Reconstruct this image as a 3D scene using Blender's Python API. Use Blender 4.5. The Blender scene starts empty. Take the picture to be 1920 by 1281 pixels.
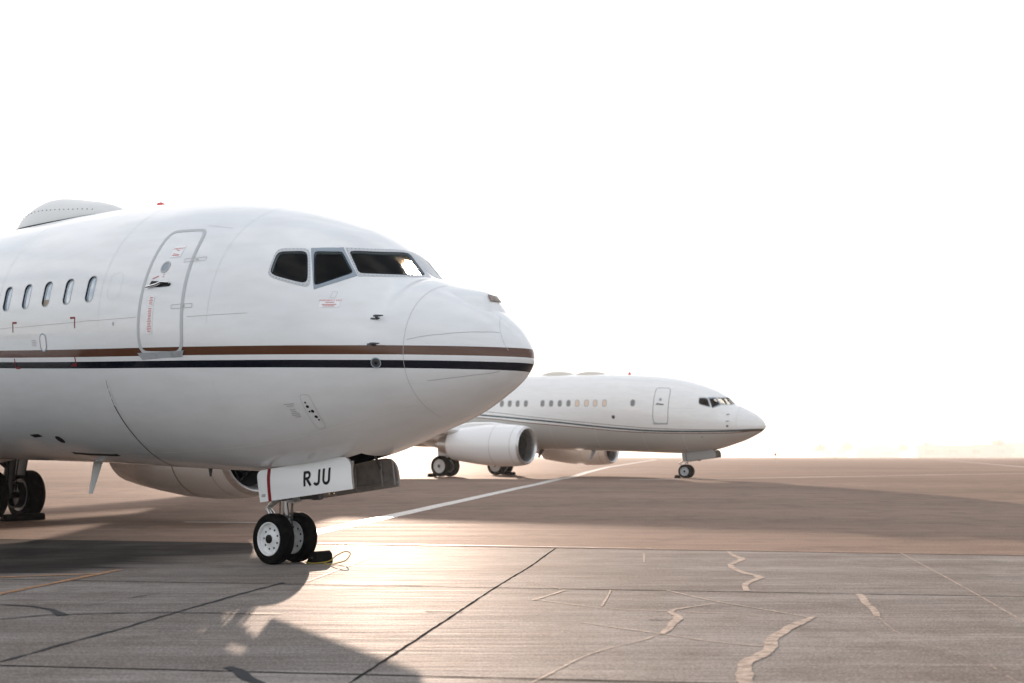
import bpy, bmesh, math, random
import numpy as np
from mathutils import Vector, Matrix, Quaternion
from math import sin, cos, pi, sqrt, radians as R, atan2
random.seed(7)
SC = bpy.context.scene; COL = SC.collection

# ------------------------------------------------------------------ camera, sky, sun, exposure
cd = bpy.data.cameras.new('camera'); cam = bpy.data.objects.new('camera', cd); COL.objects.link(cam)
cam.location = (0, 0, 1.4293); cam.rotation_euler = (pi/2 + 0.1091, 0, 0)
cd.sensor_width = 36; cd.lens = 1974/1920*36; cd.clip_start = .1; cd.clip_end = 20000
cd.dof.use_dof = True; cd.dof.focus_distance = 14.2; cd.dof.aperture_fstop = 1.6
SC.camera = cam
SUN_AZ = R(-7.3); SUN_EL = R(8.9)       # azimuth measured from +Y towards +X
SC.view_settings.view_transform = 'Standard'; SC.view_settings.look = 'None'
SC.view_settings.exposure = 1.08; SC.view_settings.gamma = 1.0
W = bpy.data.worlds.new('World'); SC.world = W; W.use_nodes = True
nt = W.node_tree; N = nt.nodes; L = nt.links; N.clear()
out = N.new('ShaderNodeOutputWorld'); bg = N.new('ShaderNodeBackground'); bg.inputs[1].default_value = .15
sky = N.new('ShaderNodeTexSky'); sky.sky_type = 'NISHITA'; sky.sun_disc = False
sky.sun_elevation = SUN_EL; sky.sun_rotation = SUN_AZ; sky.air_density = 1.0; sky.dust_density = 3.0; sky.ozone_density = 1.5
tc = N.new('ShaderNodeTexCoord'); mp = N.new('ShaderNodeMapping'); mp.inputs['Scale'].default_value = (1, 1, 5)
mp.inputs['Rotation'].default_value = (0, 0, .6)
nz = N.new('ShaderNodeTexNoise'); nz.inputs['Scale'].default_value = 2.2; nz.inputs['Detail'].default_value = 7; nz.inputs['Roughness'].default_value = .55
rp = N.new('ShaderNodeValToRGB'); rp.color_ramp.elements[0].position = .44; rp.color_ramp.elements[0].color = (.25,)*3+(1,)
rp.color_ramp.elements[1].position = .60; rp.color_ramp.elements[1].color = (.95,)*3+(1,)
mx = N.new('ShaderNodeMix'); mx.data_type = 'RGBA'; mx.inputs[7].default_value = (4.85, 4.78, 4.78, 1)
L.new(tc.outputs['Generated'], mp.inputs[0]); L.new(mp.outputs[0], nz.inputs[0]); L.new(nz.outputs[0], rp.inputs[0])
cap = N.new('ShaderNodeMix'); cap.data_type = 'RGBA'; cap.blend_type = 'DARKEN'; cap.inputs[0].default_value = 1; cap.inputs[7].default_value = (5.2, 5.1, 5.0, 1)
L.new(sky.outputs[0], cap.inputs[6]); L.new(rp.outputs[0], mx.inputs[0]); L.new(cap.outputs[2], mx.inputs[6]); L.new(mx.outputs[2], bg.inputs[0]); L.new(bg.outputs[0], out.inputs[0])
sd = bpy.data.lights.new('sun', 'SUN'); sun = bpy.data.objects.new('sun', sd); COL.objects.link(sun)
sd.energy = 4.8; sd.angle = R(.55); sd.color = (1, .76, .60)
dv = Vector((sin(SUN_AZ)*cos(SUN_EL), cos(SUN_AZ)*cos(SUN_EL), sin(SUN_EL)))
sun.rotation_euler = dv.to_track_quat('Z', 'Y').to_euler()

# ------------------------------------------------------------------ materials
def mat(name, col, rough=.5, metal=0, coat=0, spec=.5, coat_r=.04):
    m = bpy.data.materials.new(name); m.use_nodes = True
    b = m.node_tree.nodes['Principled BSDF']
    b.inputs['Base Color'].default_value = (*col, 1); b.inputs['Roughness'].default_value = rough
    b.inputs['Metallic'].default_value = metal; b.inputs['Coat Weight'].default_value = coat
    b.inputs['Coat Roughness'].default_value = coat_r; b.inputs['Specular IOR Level'].default_value = spec
    return m
def nodes(m):
    t = m.node_tree; return t, t.nodes, t.links, t.nodes['Principled BSDF']
def math_(t, op, a, b=None, clamp=False):
    n = t.nodes.new('ShaderNodeMath'); n.operation = op; n.use_clamp = clamp
    for i, v in enumerate((a, b)):
        if v is None: continue
        if isinstance(v, (int, float)): n.inputs[i].default_value = v
        else: t.links.new(v, n.inputs[i])
    return n.outputs[0]
def mixc(t, f, a, b):
    n = t.nodes.new('ShaderNodeMix'); n.data_type = 'RGBA'
    for i, v in ((0, f), (6, a), (7, b)):
        if isinstance(v, (int, float)): n.inputs[i].default_value = v
        elif isinstance(v, tuple): n.inputs[i].default_value = (*v, 1)
        else: t.links.new(v, n.inputs[i])
    return n.outputs[2]
def noise(t, vec, scale, detail=4, rough=.55, dim=None):
    n = t.nodes.new('ShaderNodeTexNoise'); n.inputs['Scale'].default_value = scale
    n.inputs['Detail'].default_value = detail; n.inputs['Roughness'].default_value = rough
    t.links.new(vec, n.inputs['Vector']); return n.outputs['Fac']
def ramp(t, fac, p0, c0, p1, c1):
    n = t.nodes.new('ShaderNodeMapRange'); n.inputs[1].default_value = p0; n.inputs[2].default_value = p1
    n.inputs[3].default_value = c0; n.inputs[4].default_value = c1; t.links.new(fac, n.inputs[0]); return n.outputs[0]
def objco(t):
    return t.nodes.new('ShaderNodeTexCoord').outputs['Object']
def mapping(t, vec, scale=(1, 1, 1), rot=(0, 0, 0)):
    n = t.nodes.new('ShaderNodeMapping'); n.inputs['Scale'].default_value = scale; n.inputs['Rotation'].default_value = rot
    t.links.new(vec, n.inputs[0]); return n.outputs[0]
def band(t, z, cen, lo, hi):
    """1 where cen+lo < z < cen+hi"""
    d = math_(t, 'SUBTRACT', z, cen) if not isinstance(cen, (int, float)) else math_(t, 'SUBTRACT', z, cen)
    return math_(t, 'MULTIPLY', math_(t, 'GREATER_THAN', d, lo), math_(t, 'LESS_THAN', d, hi))
def fcurve(t, s, pts, zlo=2., zhi=4.):
    n = t.nodes.new('ShaderNodeFloatCurve'); c = n.mapping.curves[0]
    while len(c.points) < len(pts): c.points.new(.5, .5)
    for p, (x, z) in zip(c.points, pts): p.location = ((x+1)/35, (z-zlo)/(zhi-zlo)); p.handle_type = 'AUTO'
    n.mapping.update()
    t.links.new(math_(t, 'MULTIPLY', math_(t, 'ADD', s, 1), 1/35), n.inputs[1])
    return math_(t, 'ADD', math_(t, 'MULTIPLY', n.outputs[0], zhi-zlo), zlo)
def paint(name, white, stripes, gloss=.12):
    m = mat(name, white, gloss, coat=0, spec=.5); t, n, l, b = nodes(m)
    co = objco(t); sp = n.new('ShaderNodeSeparateXYZ'); l.new(co, sp.inputs[0])
    s = math_(t, 'SUBTRACT', 4.0, sp.outputs[0]); z = sp.outputs[2]
    # faint grime: streaks running down and aft
    g = noise(t, mapping(t, co, (.5, 1.2, 2.5)), 3.0, 6)
    col = mixc(t, ramp(t, g, .42, 0, .75, .32), white, (white[0]*.8, white[1]*.79, white[2]*.76))
    for f, c in stripes(t, s, z): col = mixc(t, f, col, c)
    l.new(col, b.inputs['Base Color'])
    l.new(ramp(t, noise(t, co, 1.7, 5), .35, gloss-.05, .7, gloss+.1), b.inputs['Roughness'])
    bn = n.new('ShaderNodeBump'); bn.inputs['Strength'].default_value = .06; bn.inputs['Distance'].default_value = .05
    l.new(noise(t, co, 2.4, 2), bn.inputs['Height']); l.new(bn.outputs[0], b.inputs['Normal']); l.new(bn.outputs[0], b.inputs['Coat Normal'])
    return m
def stripes_near(t, s, z):
    c = math_(t, 'ADD', math_(t, 'MULTIPLY', s, .012), math_(t, 'MULTIPLY', math_(t, 'MULTIPLY', s, s), .0018))
    return [(band(t, z, c, 2.605, 2.71), (.105, .042, .022)), (band(t, z, c, 2.452, 2.542), (.003, .005, .012))]
def stripes_far(t, s, z):
    a = fcurve(t, s, [(-1, 2.46), (.1, 2.43), (1.5, 2.335), (2.9, 2.30), (4.9, 2.305), (6.5, 2.38), (8.7, 2.55), (10.3, 2.70), (12.5, 2.88), (14, 3.0), (20, 3.4), (34, 4.0)])
    b_ = fcurve(t, s, [(-1, 2.42), (.15, 2.385), (1.5, 2.25), (3.4, 2.205), (5, 2.215), (6.5, 2.26), (8.7, 2.42), (10.3, 2.54), (12.5, 2.70), (14, 2.85), (20, 3.2), (34, 3.9)])
    d = fcurve(t, s, [(-1, 2.50), (.1, 2.47), (1.5, 2.40), (2.9, 2.39), (4.9, 2.425), (6.5, 2.52), (8.7, 2.70), (10.3, 2.84), (12.5, 3.04), (14, 3.2), (20, 3.6), (34, 4.0)])
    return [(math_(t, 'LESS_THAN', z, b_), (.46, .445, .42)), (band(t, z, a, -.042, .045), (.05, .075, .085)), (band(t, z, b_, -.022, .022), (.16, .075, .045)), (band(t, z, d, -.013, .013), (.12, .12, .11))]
M = {}
M['paint_near'] = paint('white gloss paint, brown and navy bands', (.80, .81, .82), stripes_near)
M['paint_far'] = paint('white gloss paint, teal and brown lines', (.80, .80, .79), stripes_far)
M['white'] = mat('white enamel', (.80, .80, .80), .28, coat=.4)
M['offwhite'] = mat('off white radome paint', (.72, .72, .70), .4)
M['grey'] = mat('grey painted metal', (.42, .44, .46), .38)
M['frame_light'] = mat('light grey window frame', (.52, .54, .56), .4)
M['frame_dark'] = mat('blue grey window frame', (.27, .32, .37), .35)
M['dkgrey'] = mat('dark grey metal', (.09, .09, .095), .45, .4)
M['cavity'] = mat('dark interior', (.02, .02, .024), .85, spec=.1)
M['seal'] = mat('black rubber seal', (.015, .02, .025), .6, spec=.2)
M['rubber'] = mat('tyre rubber', (.010, .009, .009), .85, spec=.05)
M['chrome'] = mat('polished steel', (.7, .7, .7), .18, 1)
M['alu'] = mat('brushed aluminium', (.62, .61, .60), .35, .9)
M['inner'] = mat('gear door lining', (.30, .27, .25), .5)
M['wheelwhite'] = mat('white wheel enamel', (.78, .78, .78), .4)
M['red'] = mat('red paint', (.22, .006, .012), .45, spec=.2)
M['notice_red'] = mat('red lettering', (.55, .08, .08), .5)
M['maroon'] = mat('dark red seam paint', (.06, .008, .012), .45)
M['doorgrey'] = mat('grey gear door paint', (.26, .255, .245), .45)
M['outline_grey'] = mat('grey door outline', (.47, .49, .50), .4)
M['black'] = mat('black paint', (.006, .006, .008), .5, spec=.2)
M['line'] = mat('panel gap', (.47, .465, .46), .6)
M['faint'] = mat('filled joint', (.66, .67, .68), .35)
M['darkline'] = mat('dark gap', (.12, .12, .12), .6)
M['linepale'] = mat('pale sealant line', (.85, .85, .84), .4)  # plain pale tone for thin lines on the hull
M['notice'] = mat('white notice panel', (.86, .86, .87), .35)
M['yellow'] = mat('yellow rope', (.36, .27, .04), .8)
M['beacon'] = mat('red beacon glass', (.65, .04, .02), .15, coat=1)
M['evsglass'] = mat('germanium window', (.22, .17, .14), .12, .6)
# dirty tyre
t, n, l, b = nodes(M['rubber']); co = objco(t)
l.new(mixc(t, ramp(t, noise(t, co, 7, 6), .5, 0, .75, 1), (.006, .006, .006), (.02, .018, .016)), b.inputs['Base Color'])
for k in ('inner', 'dkgrey', 'wheelwhite', 'grey', 'alu'):
    t, n, l, b = nodes(M[k]); c0 = tuple(b.inputs['Base Color'].default_value)[:3]; co = objco(t)
    l.new(mixc(t, ramp(t, noise(t, co, 9, 7, .6), .48, 0, .72, .7), c0, tuple(v*.55 for v in c0)), b.inputs['Base Color'])
# cockpit glass: mostly clear, a film of dust that scatters a little, fresnel reflection
def glass(name, tint, dust):
    m = bpy.data.materials.new(name); m.use_nodes = True; t = m.node_tree; n = t.nodes; l = t.links; n.clear()
    o = n.new('ShaderNodeOutputMaterial'); tr = n.new('ShaderNodeBsdfTransparent'); tr.inputs[0].default_value = (*tint, 1)
    gl = n.new('ShaderNodeBsdfGlossy'); gl.inputs['Roughness'].default_value = .02
    rf = n.new('ShaderNodeBsdfRefraction'); rf.inputs['IOR'].default_value = 1.06; rf.inputs['Roughness'].default_value = .9; rf.inputs[0].default_value = (1, .93, .8, 1)
    m1 = n.new('ShaderNodeMixShader'); m1.inputs[0].default_value = dust; l.new(tr.outputs[0], m1.inputs[1]); l.new(rf.outputs[0], m1.inputs[2])
    fr = n.new('ShaderNodeFresnel'); fr.inputs[0].default_value = 1.5; m2 = n.new('ShaderNodeMixShader')
    l.new(math_(t, 'MULTIPLY', fr.outputs[0], .35), m2.inputs[0]); l.new(m1.outputs[0], m2.inputs[1]); l.new(gl.outputs[0], m2.inputs[2]); l.new(m2.outputs[0], o.inputs[0])
    return m
M['glass'] = glass('cockpit glass', (.70, .76, .76), .25); M['glass_clear'] = glass('clear cockpit glass', (.88, .88, .84), .03)
M['pane'] = mat('cabin window pane', (.30, .36, .43), .06, coat=1)
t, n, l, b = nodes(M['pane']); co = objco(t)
l.new(mixc(t, ramp(t, noise(t, mapping(t, co, (3, 1, .8)), 2.0, 3), .4, 0, .62, 1), (.32, .42, .52), (.72, .76, .79)), b.inputs['Base Color'])  # blue and pale sky reflection painted into the opaque panes
M['pane_far'] = mat('grey cabin pane', (.17, .16, .15), .12, coat=1)
M['pane_shade'] = mat('lowered cream blind', (.72, .55, .40), .3, coat=1)
M['blind'] = mat('tan blind', (.33, .27, .2), .6)

# ------------------------------------------------------------------ object helpers
def setp(o, label=None, cat=None, group=None, kind=None):
    for k, v in (('label', label), ('category', cat), ('group', group), ('kind', kind)):
        if v: o[k] = v
    return o
def empty(name, loc=(0, 0, 0), rot=(0, 0, 0)):
    o = bpy.data.objects.new(name, None); o.location = loc; o.rotation_euler = rot; o.empty_display_size = .3; COL.objects.link(o); return o
class MB:
    def __init__(s): s.v = []; s.f = []; s.m = []
    def add(s, V, F, m=0):
        k = len(s.v); s.v += [tuple(p) for p in V]; s.f += [tuple(i+k for i in f) for f in F]; s.m += [m]*len(F); return s
    def grid(s, P, m=0, cu=False, cv=False, flip=False):
        nu, nv = len(P), len(P[0]); V = [p for r in P for p in r]; F = []
        for i in range(nu-(not cu)):
            for j in range(nv-(not cv)):
                a, b, c, d = i*nv+j, i*nv+(j+1) % nv, ((i+1) % nu)*nv+(j+1) % nv, ((i+1) % nu)*nv+j
                F.append((a, d, c, b) if flip else (a, b, c, d))
        return s.add(V, F, m)
    def box(s, c, d, m=0, rot=None):
        V = [Vector((x*d[0]/2, y*d[1]/2, z*d[2]/2)) for x in (-1, 1) for y in (-1, 1) for z in (-1, 1)]
        if rot: V = [rot @ p for p in V]
        V = [p+Vector(c) for p in V]
        return s.add(V, [(0, 1, 3, 2), (4, 6, 7, 5), (0, 4, 5, 1), (2, 3, 7, 6), (0, 2, 6, 4), (1, 5, 7, 3)], m)
    def tube(s, pts, r, n=12, m=0, cap=True):
        pts = [Vector(p) for p in pts]; r = r if isinstance(r, (list, tuple)) else [r]*len(pts); rings = []
        up = None
        for i, p in enumerate(pts):
            d = (pts[min(i+1, len(pts)-1)]-pts[max(i-1, 0)]).normalized()
            if up is None: up = d.orthogonal().normalized()
            up = (up-d*up.dot(d)).normalized(); w = d.cross(up)
            rings.append([p+(up*cos(2*pi*k/n)+w*sin(2*pi*k/n))*r[i] for k in range(n)])
        s.grid(rings, m, cv=True)
        if cap: s.add(rings[0], [tuple(range(n))], m); s.add(rings[-1], [tuple(range(n))[::-1]], m)
        return s
    def lathe(s, prof, c=(0, 0, 0), axis='Y', n=48, m=0, sq=None):
        """prof: (along, radius)"""
        P = []
        for a, r in prof:
            ring = []
            for k in range(n):
                q = 2*pi*k/n; u, w = r*cos(q), r*sin(q)
                if sq: u *= 1.09; w *= sq if w < 0 else 1
                ring.append((c[0]+a, c[1]+u, c[2]+w) if axis == 'X' else (c[0]+u, c[1]+a, c[2]+w) if axis == 'Y' else (c[0]+u, c[1]+w, c[2]+a))
            P.append(ring)
        return s.grid(P, m, cv=True)
    def prism(s, poly, n, th, m=0):
        """poly: 3-D planar outline, extruded by n*th"""
        n = Vector(n).normalized()*th; k = len(poly); A = [Vector(p) for p in poly]; B = [p+n for p in A]
        s.add(A+B, [tuple(range(k))[::-1], tuple(range(k, 2*k))]+[(i, (i+1) % k, k+(i+1) % k, k+i) for i in range(k)], m); return s
    def sphere(s, c, r, m=0, n=12, sc=(1, 1, 1)):
        P = [[(c[0]+r*sc[0]*sin(pi*i/n)*cos(2*pi*j/(2*n)), c[1]+r*sc[1]*sin(pi*i/n)*sin(2*pi*j/(2*n)), c[2]+r*sc[2]*cos(pi*i/n)) for j in range(2*n)] for i in range(n+1)]
        return s.grid(P, m, cv=True)
    def build(s, name, mats, parent=None, smooth=40, bevel=0, fix=True):
        me = bpy.data.meshes.new(name); me.from_pydata([tuple(p) for p in s.v], [], s.f); me.update()
        for x in (mats if isinstance(mats, (list, tuple)) else [mats]): me.materials.append(M[x] if isinstance(x, str) else x)
        me.polygons.foreach_set('material_index', s.m)
        bm = bmesh.new(); bm.from_mesh(me); bmesh.ops.remove_doubles(bm, verts=bm.verts, dist=1e-5)
        bmesh.ops.dissolve_degenerate(bm, dist=1e-6, edges=bm.edges)
        if bevel: bmesh.ops.bevel(bm, geom=[e for e in bm.edges if e.is_manifold and e.calc_face_angle(0) > .6], offset=bevel, segments=2, profile=.6, affect='EDGES', clamp_overlap=True)
        if fix: bmesh.ops.recalc_face_normals(bm, faces=bm.faces)
        bm.to_mesh(me); bm.free()
        if smooth:
            me.polygons.foreach_set('use_smooth', [True]*len(me.polygons)); me.set_sharp_from_angle(angle=R(smooth))
        o = bpy.data.objects.new(name, me); COL.objects.link(o)
        if parent: o.parent = parent
        return o

# ------------------------------------------------------------------ hull surface (s = metres aft of the nose, th = angle; th=0 starboard, pi/2 crown)
ST = np.array([-.06, .04, .2, .5, .9, 1.2, 1.45, 1.83, 2.4, 3.2, 4.2, 5.4, 7., 8.5, 14, 20, 22, 25, 28, 30.5, 32])
HT = np.array([0, .24, .42, .64, .86, 1.0, 1.085, 1.42, 1.77, 2.08, 2.35, 2.53, 2.64, 2.69, 2.71, 2.71, 2.71, 2.70, 2.62, 2.5, 2.38])
HB = -np.array([0, .157, .294, .463, .662, .778, .861, .995, 1.165, 1.31, 1.38, 1.37, 1.34, 1.32, 1.31, 1.31, 1.2, .55, -.45, -1.3, -1.9])
HW = np.array([0, .212, .382, .628, .879, 1.03, 1.13, 1.268, 1.46, 1.64, 1.79, 1.86, 1.88, 1.88, 1.88, 1.88, 1.87, 1.6, 1.05, .5, .2])
HE = np.array([2.1, 2.05, 2., 2.08, 2.2, 2.1, 1.75, 1.75, 2.1, 2.1, 2., 2, 2.02, 2.02, 2.02, 2.02, 2, 2, 2, 2, 2])
MS = np.array([-.06, 1, 3, 6, 8, 20, 22, 25, 28, 30.5, 32]); MZ = np.array([0, .05, .35, .72, .825, .825, .85, 1.1, 1.5, 1.9, 2.1])
ZT = 2.6
def pch(x, y, t):
    h = np.diff(x); d = np.diff(y)/h; m = np.zeros(len(x))
    m[1:-1] = np.where(d[:-1]*d[1:] > 0, 2*d[:-1]*d[1:]/(d[:-1]+d[1:]+1e-12), 0); m[0] = d[0]; m[-1] = d[-1]
    i = np.clip(np.searchsorted(x, t)-1, 0, len(x)-2); u = (t-x[i])/h[i]
    return (1+2*u)*(1-u)**2*y[i]+u*(1-u)**2*h[i]*m[i]+u*u*(3-2*u)*y[i+1]+u*u*(u-1)*h[i]*m[i+1]
RS = np.sqrt(ST-ST[0])
def prof(s):
    r = np.sqrt(np.maximum(s-ST[0], 0))
    return pch(RS, HT, r), pch(RS, HB, r), pch(RS, HW, r), pch(RS, HE, r), np.interp(s, MS, MZ)
def HP(s, th):
    """vectorised hull point in body frame (x forward, y port, z up)"""
    s = np.asarray(s, float); th = np.asarray(th, float)
    t_, b_, w_, e_, m_ = prof(s); c = np.cos(th); sn = np.sin(th)
    k = np.where(sn >= 0, 2/e_, 1.)
    cc = np.sign(c)*np.abs(c)**k; ss = np.sign(sn)*np.abs(sn)**k
    z = m_+np.where(sn >= 0, (t_-m_)*ss, (m_-b_)*ss)
    return np.stack([4-s+0*th, -w_*cc, z+ZT], -1)
def HN(s, th):
    s = np.asarray(s, float); th = np.asarray(th, float); e = 2e-3
    a = HP(np.maximum(s, -.055)+e, th)-HP(np.maximum(s, -.055)-e, th); b_ = HP(s, th+e)-HP(s, th-e)
    n_ = np.cross(a, b_); l_ = np.linalg.norm(n_, axis=-1, keepdims=True); n_ = n_/np.maximum(l_, 1e-12)
    p = HP(s, th); ctr = np.stack([p[..., 0], 0*p[..., 1], ZT+np.interp(s, MS, MZ)], -1)
    sg = np.sign(((p-ctr)*n_).sum(-1, keepdims=True)); sg = np.where(sg == 0, 1, sg); n_ = n_*sg
    bad = (l_[..., 0] < 1e-9)
    if np.any(bad): n_ = np.where(bad[..., None], (p-ctr)/np.maximum(np.linalg.norm(p-ctr, axis=-1, keepdims=True), 1e-6), n_)
    return n_
def H(s, th, off=0.): return Vector(HP(s, th)+HN(s, th)*off)
def TH(s, yst, z):
    """angle for starboard offset yst and height z"""
    t_, b_, w_, e_, m_ = [float(q) for q in prof(np.array(float(s)))]
    zz = (z-ZT-m_)/((t_-m_) if z-ZT > m_ else (m_-b_)); k = e_/2 if zz > 0 else 1
    a = abs(yst/w_)**k; b = abs(zz)**k
    th = atan2(b if zz > 0 else -b, a)
    return th if yst >= 0 else pi-th
def THz(s, z, port=False):
    """angle on the side for height z"""
    t_, b_, w_, e_, m_ = [float(q) for q in prof(np.array(float(s)))]
    zz = (z-ZT-m_)/((t_-m_) if z-ZT > m_ else (m_-b_)); zz = max(-1, min(1, zz)); k = e_/2 if zz > 0 else 1
    th = math.asin(abs(zz)**k)*(1 if zz > 0 else -1)
    return pi-th if port else th
def edge3(a, b, n=10):
    """straight 3-D edge between (s,th) points, dropped on the hull"""
    A = HP(*a); B = HP(*b); o = []; q = np.array(a, float)
    for i in range(n):
        p = A+(B-A)*i/n
        for _ in range(6):   # closest point on the skin
            e = 1e-3; c = HP(*q); J = np.stack([(HP(q[0]+e, q[1])-c)/e, (HP(q[0], q[1]+e)-c)/e], 1)
            q = q+np.linalg.lstsq(J, p-c, rcond=None)[0]
        o.append((float(q[0]), float(q[1])))
    o[0] = tuple(a)
    return o
def poly3(pts, n=10, rnd=0):
    P = []
    for i in range(len(pts)): P += edge3(pts[i], pts[(i+1) % len(pts)], n)
    if rnd:  # soften corners by relaxing
        for _ in range(rnd):
            P = [(P[i-1][0]*.25+P[i][0]*.5+P[(i+1) % len(P)][0]*.25, P[i-1][1]*.25+P[i][1]*.5+P[(i+1) % len(P)][1]*.25) for i in range(len(P))]
    return P
def mir(P, port): return [(s, pi-th) for s, th in P] if port else list(P)
def hpatch(P, off, ds=.08, dt=.06, back=0):
    """filled patch with outline P [(s,th)] lying off metres proud of the hull"""
    bm = bmesh.new(); vs = [bm.verts.new((s, th, 0)) for s, th in P]; bm.faces.new(vs)
    bmesh.ops.triangulate(bm, faces=bm.faces)
    ss = [p[0] for p in P]; tt = [p[1] for p in P]
    for k in range(int(math.floor(min(ss)/ds))+1, int(math.ceil(max(ss)/ds))):
        bmesh.ops.bisect_plane(bm, geom=bm.verts[:]+bm.edges[:]+bm.faces[:], plane_co=(k*ds, 0, 0), plane_no=(1, 0, 0))
    for k in range(int(math.floor(min(tt)/dt))+1, int(math.ceil(max(tt)/dt))):
        bmesh.ops.bisect_plane(bm, geom=bm.verts[:]+bm.edges[:]+bm.faces[:], plane_co=(0, k*dt, 0), plane_no=(0, 1, 0))
    bm.verts.index_update(); a_ = np.array([(v.co.x, v.co.y) for v in bm.verts]); V = HP(a_[:, 0], a_[:, 1])+HN(a_[:, 0], a_[:, 1])*off; F = [tuple(v.index for v in f.verts) for f in bm.faces]; bm.free()
    return V, F
def hstrip(P, width, off=.002, closed=False, n=1):
    """ribbon along P [(s,th)] on the hull"""
    if n > 1:
        Q = []
        for i in range(len(P)-1):
            for k in range(n): Q.append((P[i][0]+(P[i+1][0]-P[i][0])*k/n, P[i][1]+(P[i+1][1]-P[i][1])*k/n))
        Q.append(P[-1]); P = Q
    a_ = np.array(P, float); n_ = HN(a_[:, 0], a_[:, 1]); C = [Vector(v) for v in HP(a_[:, 0], a_[:, 1])+n_*off]; Nn = [Vector(v) for v in n_]; k = len(P); A = []; B = []
    for i in range(k):
        a = C[(i-1) % k] if (closed or i > 0) else C[i]; b = C[(i+1) % k] if (closed or i < k-1) else C[i]
        t_ = (b-a).normalized(); sd_ = Nn[i].cross(t_).normalized(); A.append(C[i]+sd_*width/2); B.append(C[i]-sd_*width/2)
    F = [(i, (i+1) % k, k+(i+1) % k, k+i) for i in range(k if closed else k-1)]
    return A+B, F
def rrect(s0, z0, w_, h_, r_, n=5, port=False, lean=0):
    """rounded rectangle centred at (s0,z0) in surface measure -> [(s,th)]"""
    th0 = THz(s0, z0); d = .01; g = (HP(s0, th0+d)-HP(s0, th0-d))/(2*d); m = float(np.linalg.norm(g)); fz = float(g[2])/m; P = []
    for cx, cy, a0 in ((1, 1, 0), (-1, 1, pi/2), (-1, -1, pi), (1, -1, 3*pi/2)):
        for i in range(n+1):
            a = a0+pi/2*i/n; u = cx*(w_/2-r_)+r_*cos(a); v = cy*(h_/2-r_)+r_*sin(a); P.append((s0+u+lean*v, THz(s0+u+lean*v, z0+v*fz)))
    return mir(P, port)
def cutter(P, out=.05, inn=.03):
    A = [H(s, th, out) for s, th in P]; B = [H(s, th, -inn) for s, th in P]; k = len(P)
    return A+B, [tuple(range(k))[::-1], tuple(range(k, 2*k))]+[(i, (i+1) % k, k+(i+1) % k, k+i) for i in range(k)]
def conform_text(txt, s0, th0, size, off=.003, port=False, up=1.0):
    c = bpy.data.curves.new('lettering', 'FONT'); c.body = txt; c.size = size; c.align_x = 'CENTER'; c.align_y = 'CENTER'; c.resolution_u = 2
    o = bpy.data.objects.new('lettering', c); COL.objects.link(o); bpy.context.view_layer.update()
    me = bpy.data.meshes.new_from_object(o.evaluated_get(bpy.context.evaluated_depsgraph_get()))
    d = .01; m = float(np.linalg.norm((HP(s0, th0+d)-HP(s0, th0-d))/(2*d)))
    z0 = float(HP(s0, th0)[2]); fz = float((HP(s0, th0+d)-HP(s0, th0-d))[2]/(2*d))/m; V = [H(s0-v.co.x, THz(s0-v.co.x, z0+v.co.y*fz), off) for v in me.vertices]; F = [tuple(p.vertices) for p in me.polygons]
    bpy.data.objects.remove(o); bpy.data.curves.remove(c); bpy.data.meshes.remove(me); return V, F

# cockpit panes and frames measured on the skin, [(s,th)]
WIN = dict(
    rear=[(2.862, 0.647), (2.787, 0.661), (2.711, 0.678), (2.641, 0.697), (2.571, 0.716), (2.5, 0.735), (2.445, 0.67), (2.395, 0.609), (2.355, 0.55), (2.32, 0.494), (2.289, 0.439), (2.385, 0.433), (2.49, 0.433), (2.601, 0.433), (2.706, 0.435), (2.822, 0.439), (2.822, 0.477), (2.827, 0.517), (2.837, 0.559), (2.847, 0.603)],
    mid=[(2.415, 0.756), (2.36, 0.779), (2.304, 0.804), (2.254, 0.831), (2.209, 0.86), (2.169, 0.894), (2.119, 0.865), (2.068, 0.837), (2.023, 0.81), (1.973, 0.785), (1.928, 0.76), (1.978, 0.695), (2.028, 0.632), (2.083, 0.571), (2.144, 0.512), (2.209, 0.456), (2.239, 0.51), (2.274, 0.569), (2.315, 0.628), (2.36, 0.688)],
    front=[(2.119, 0.948), (2.038, 1.024), (1.958, 1.106), (1.887, 1.204), (1.832, 1.33), (1.807, 1.506), (1.737, 1.489), (1.671, 1.479), (1.611, 1.474), (1.546, 1.462), (1.455, 1.42), (1.506, 1.242), (1.576, 1.099), (1.656, 0.973), (1.752, 0.869), (1.867, 0.791), (1.918, 0.823), (1.968, 0.854), (2.018, 0.883), (2.068, 0.917)])
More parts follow.
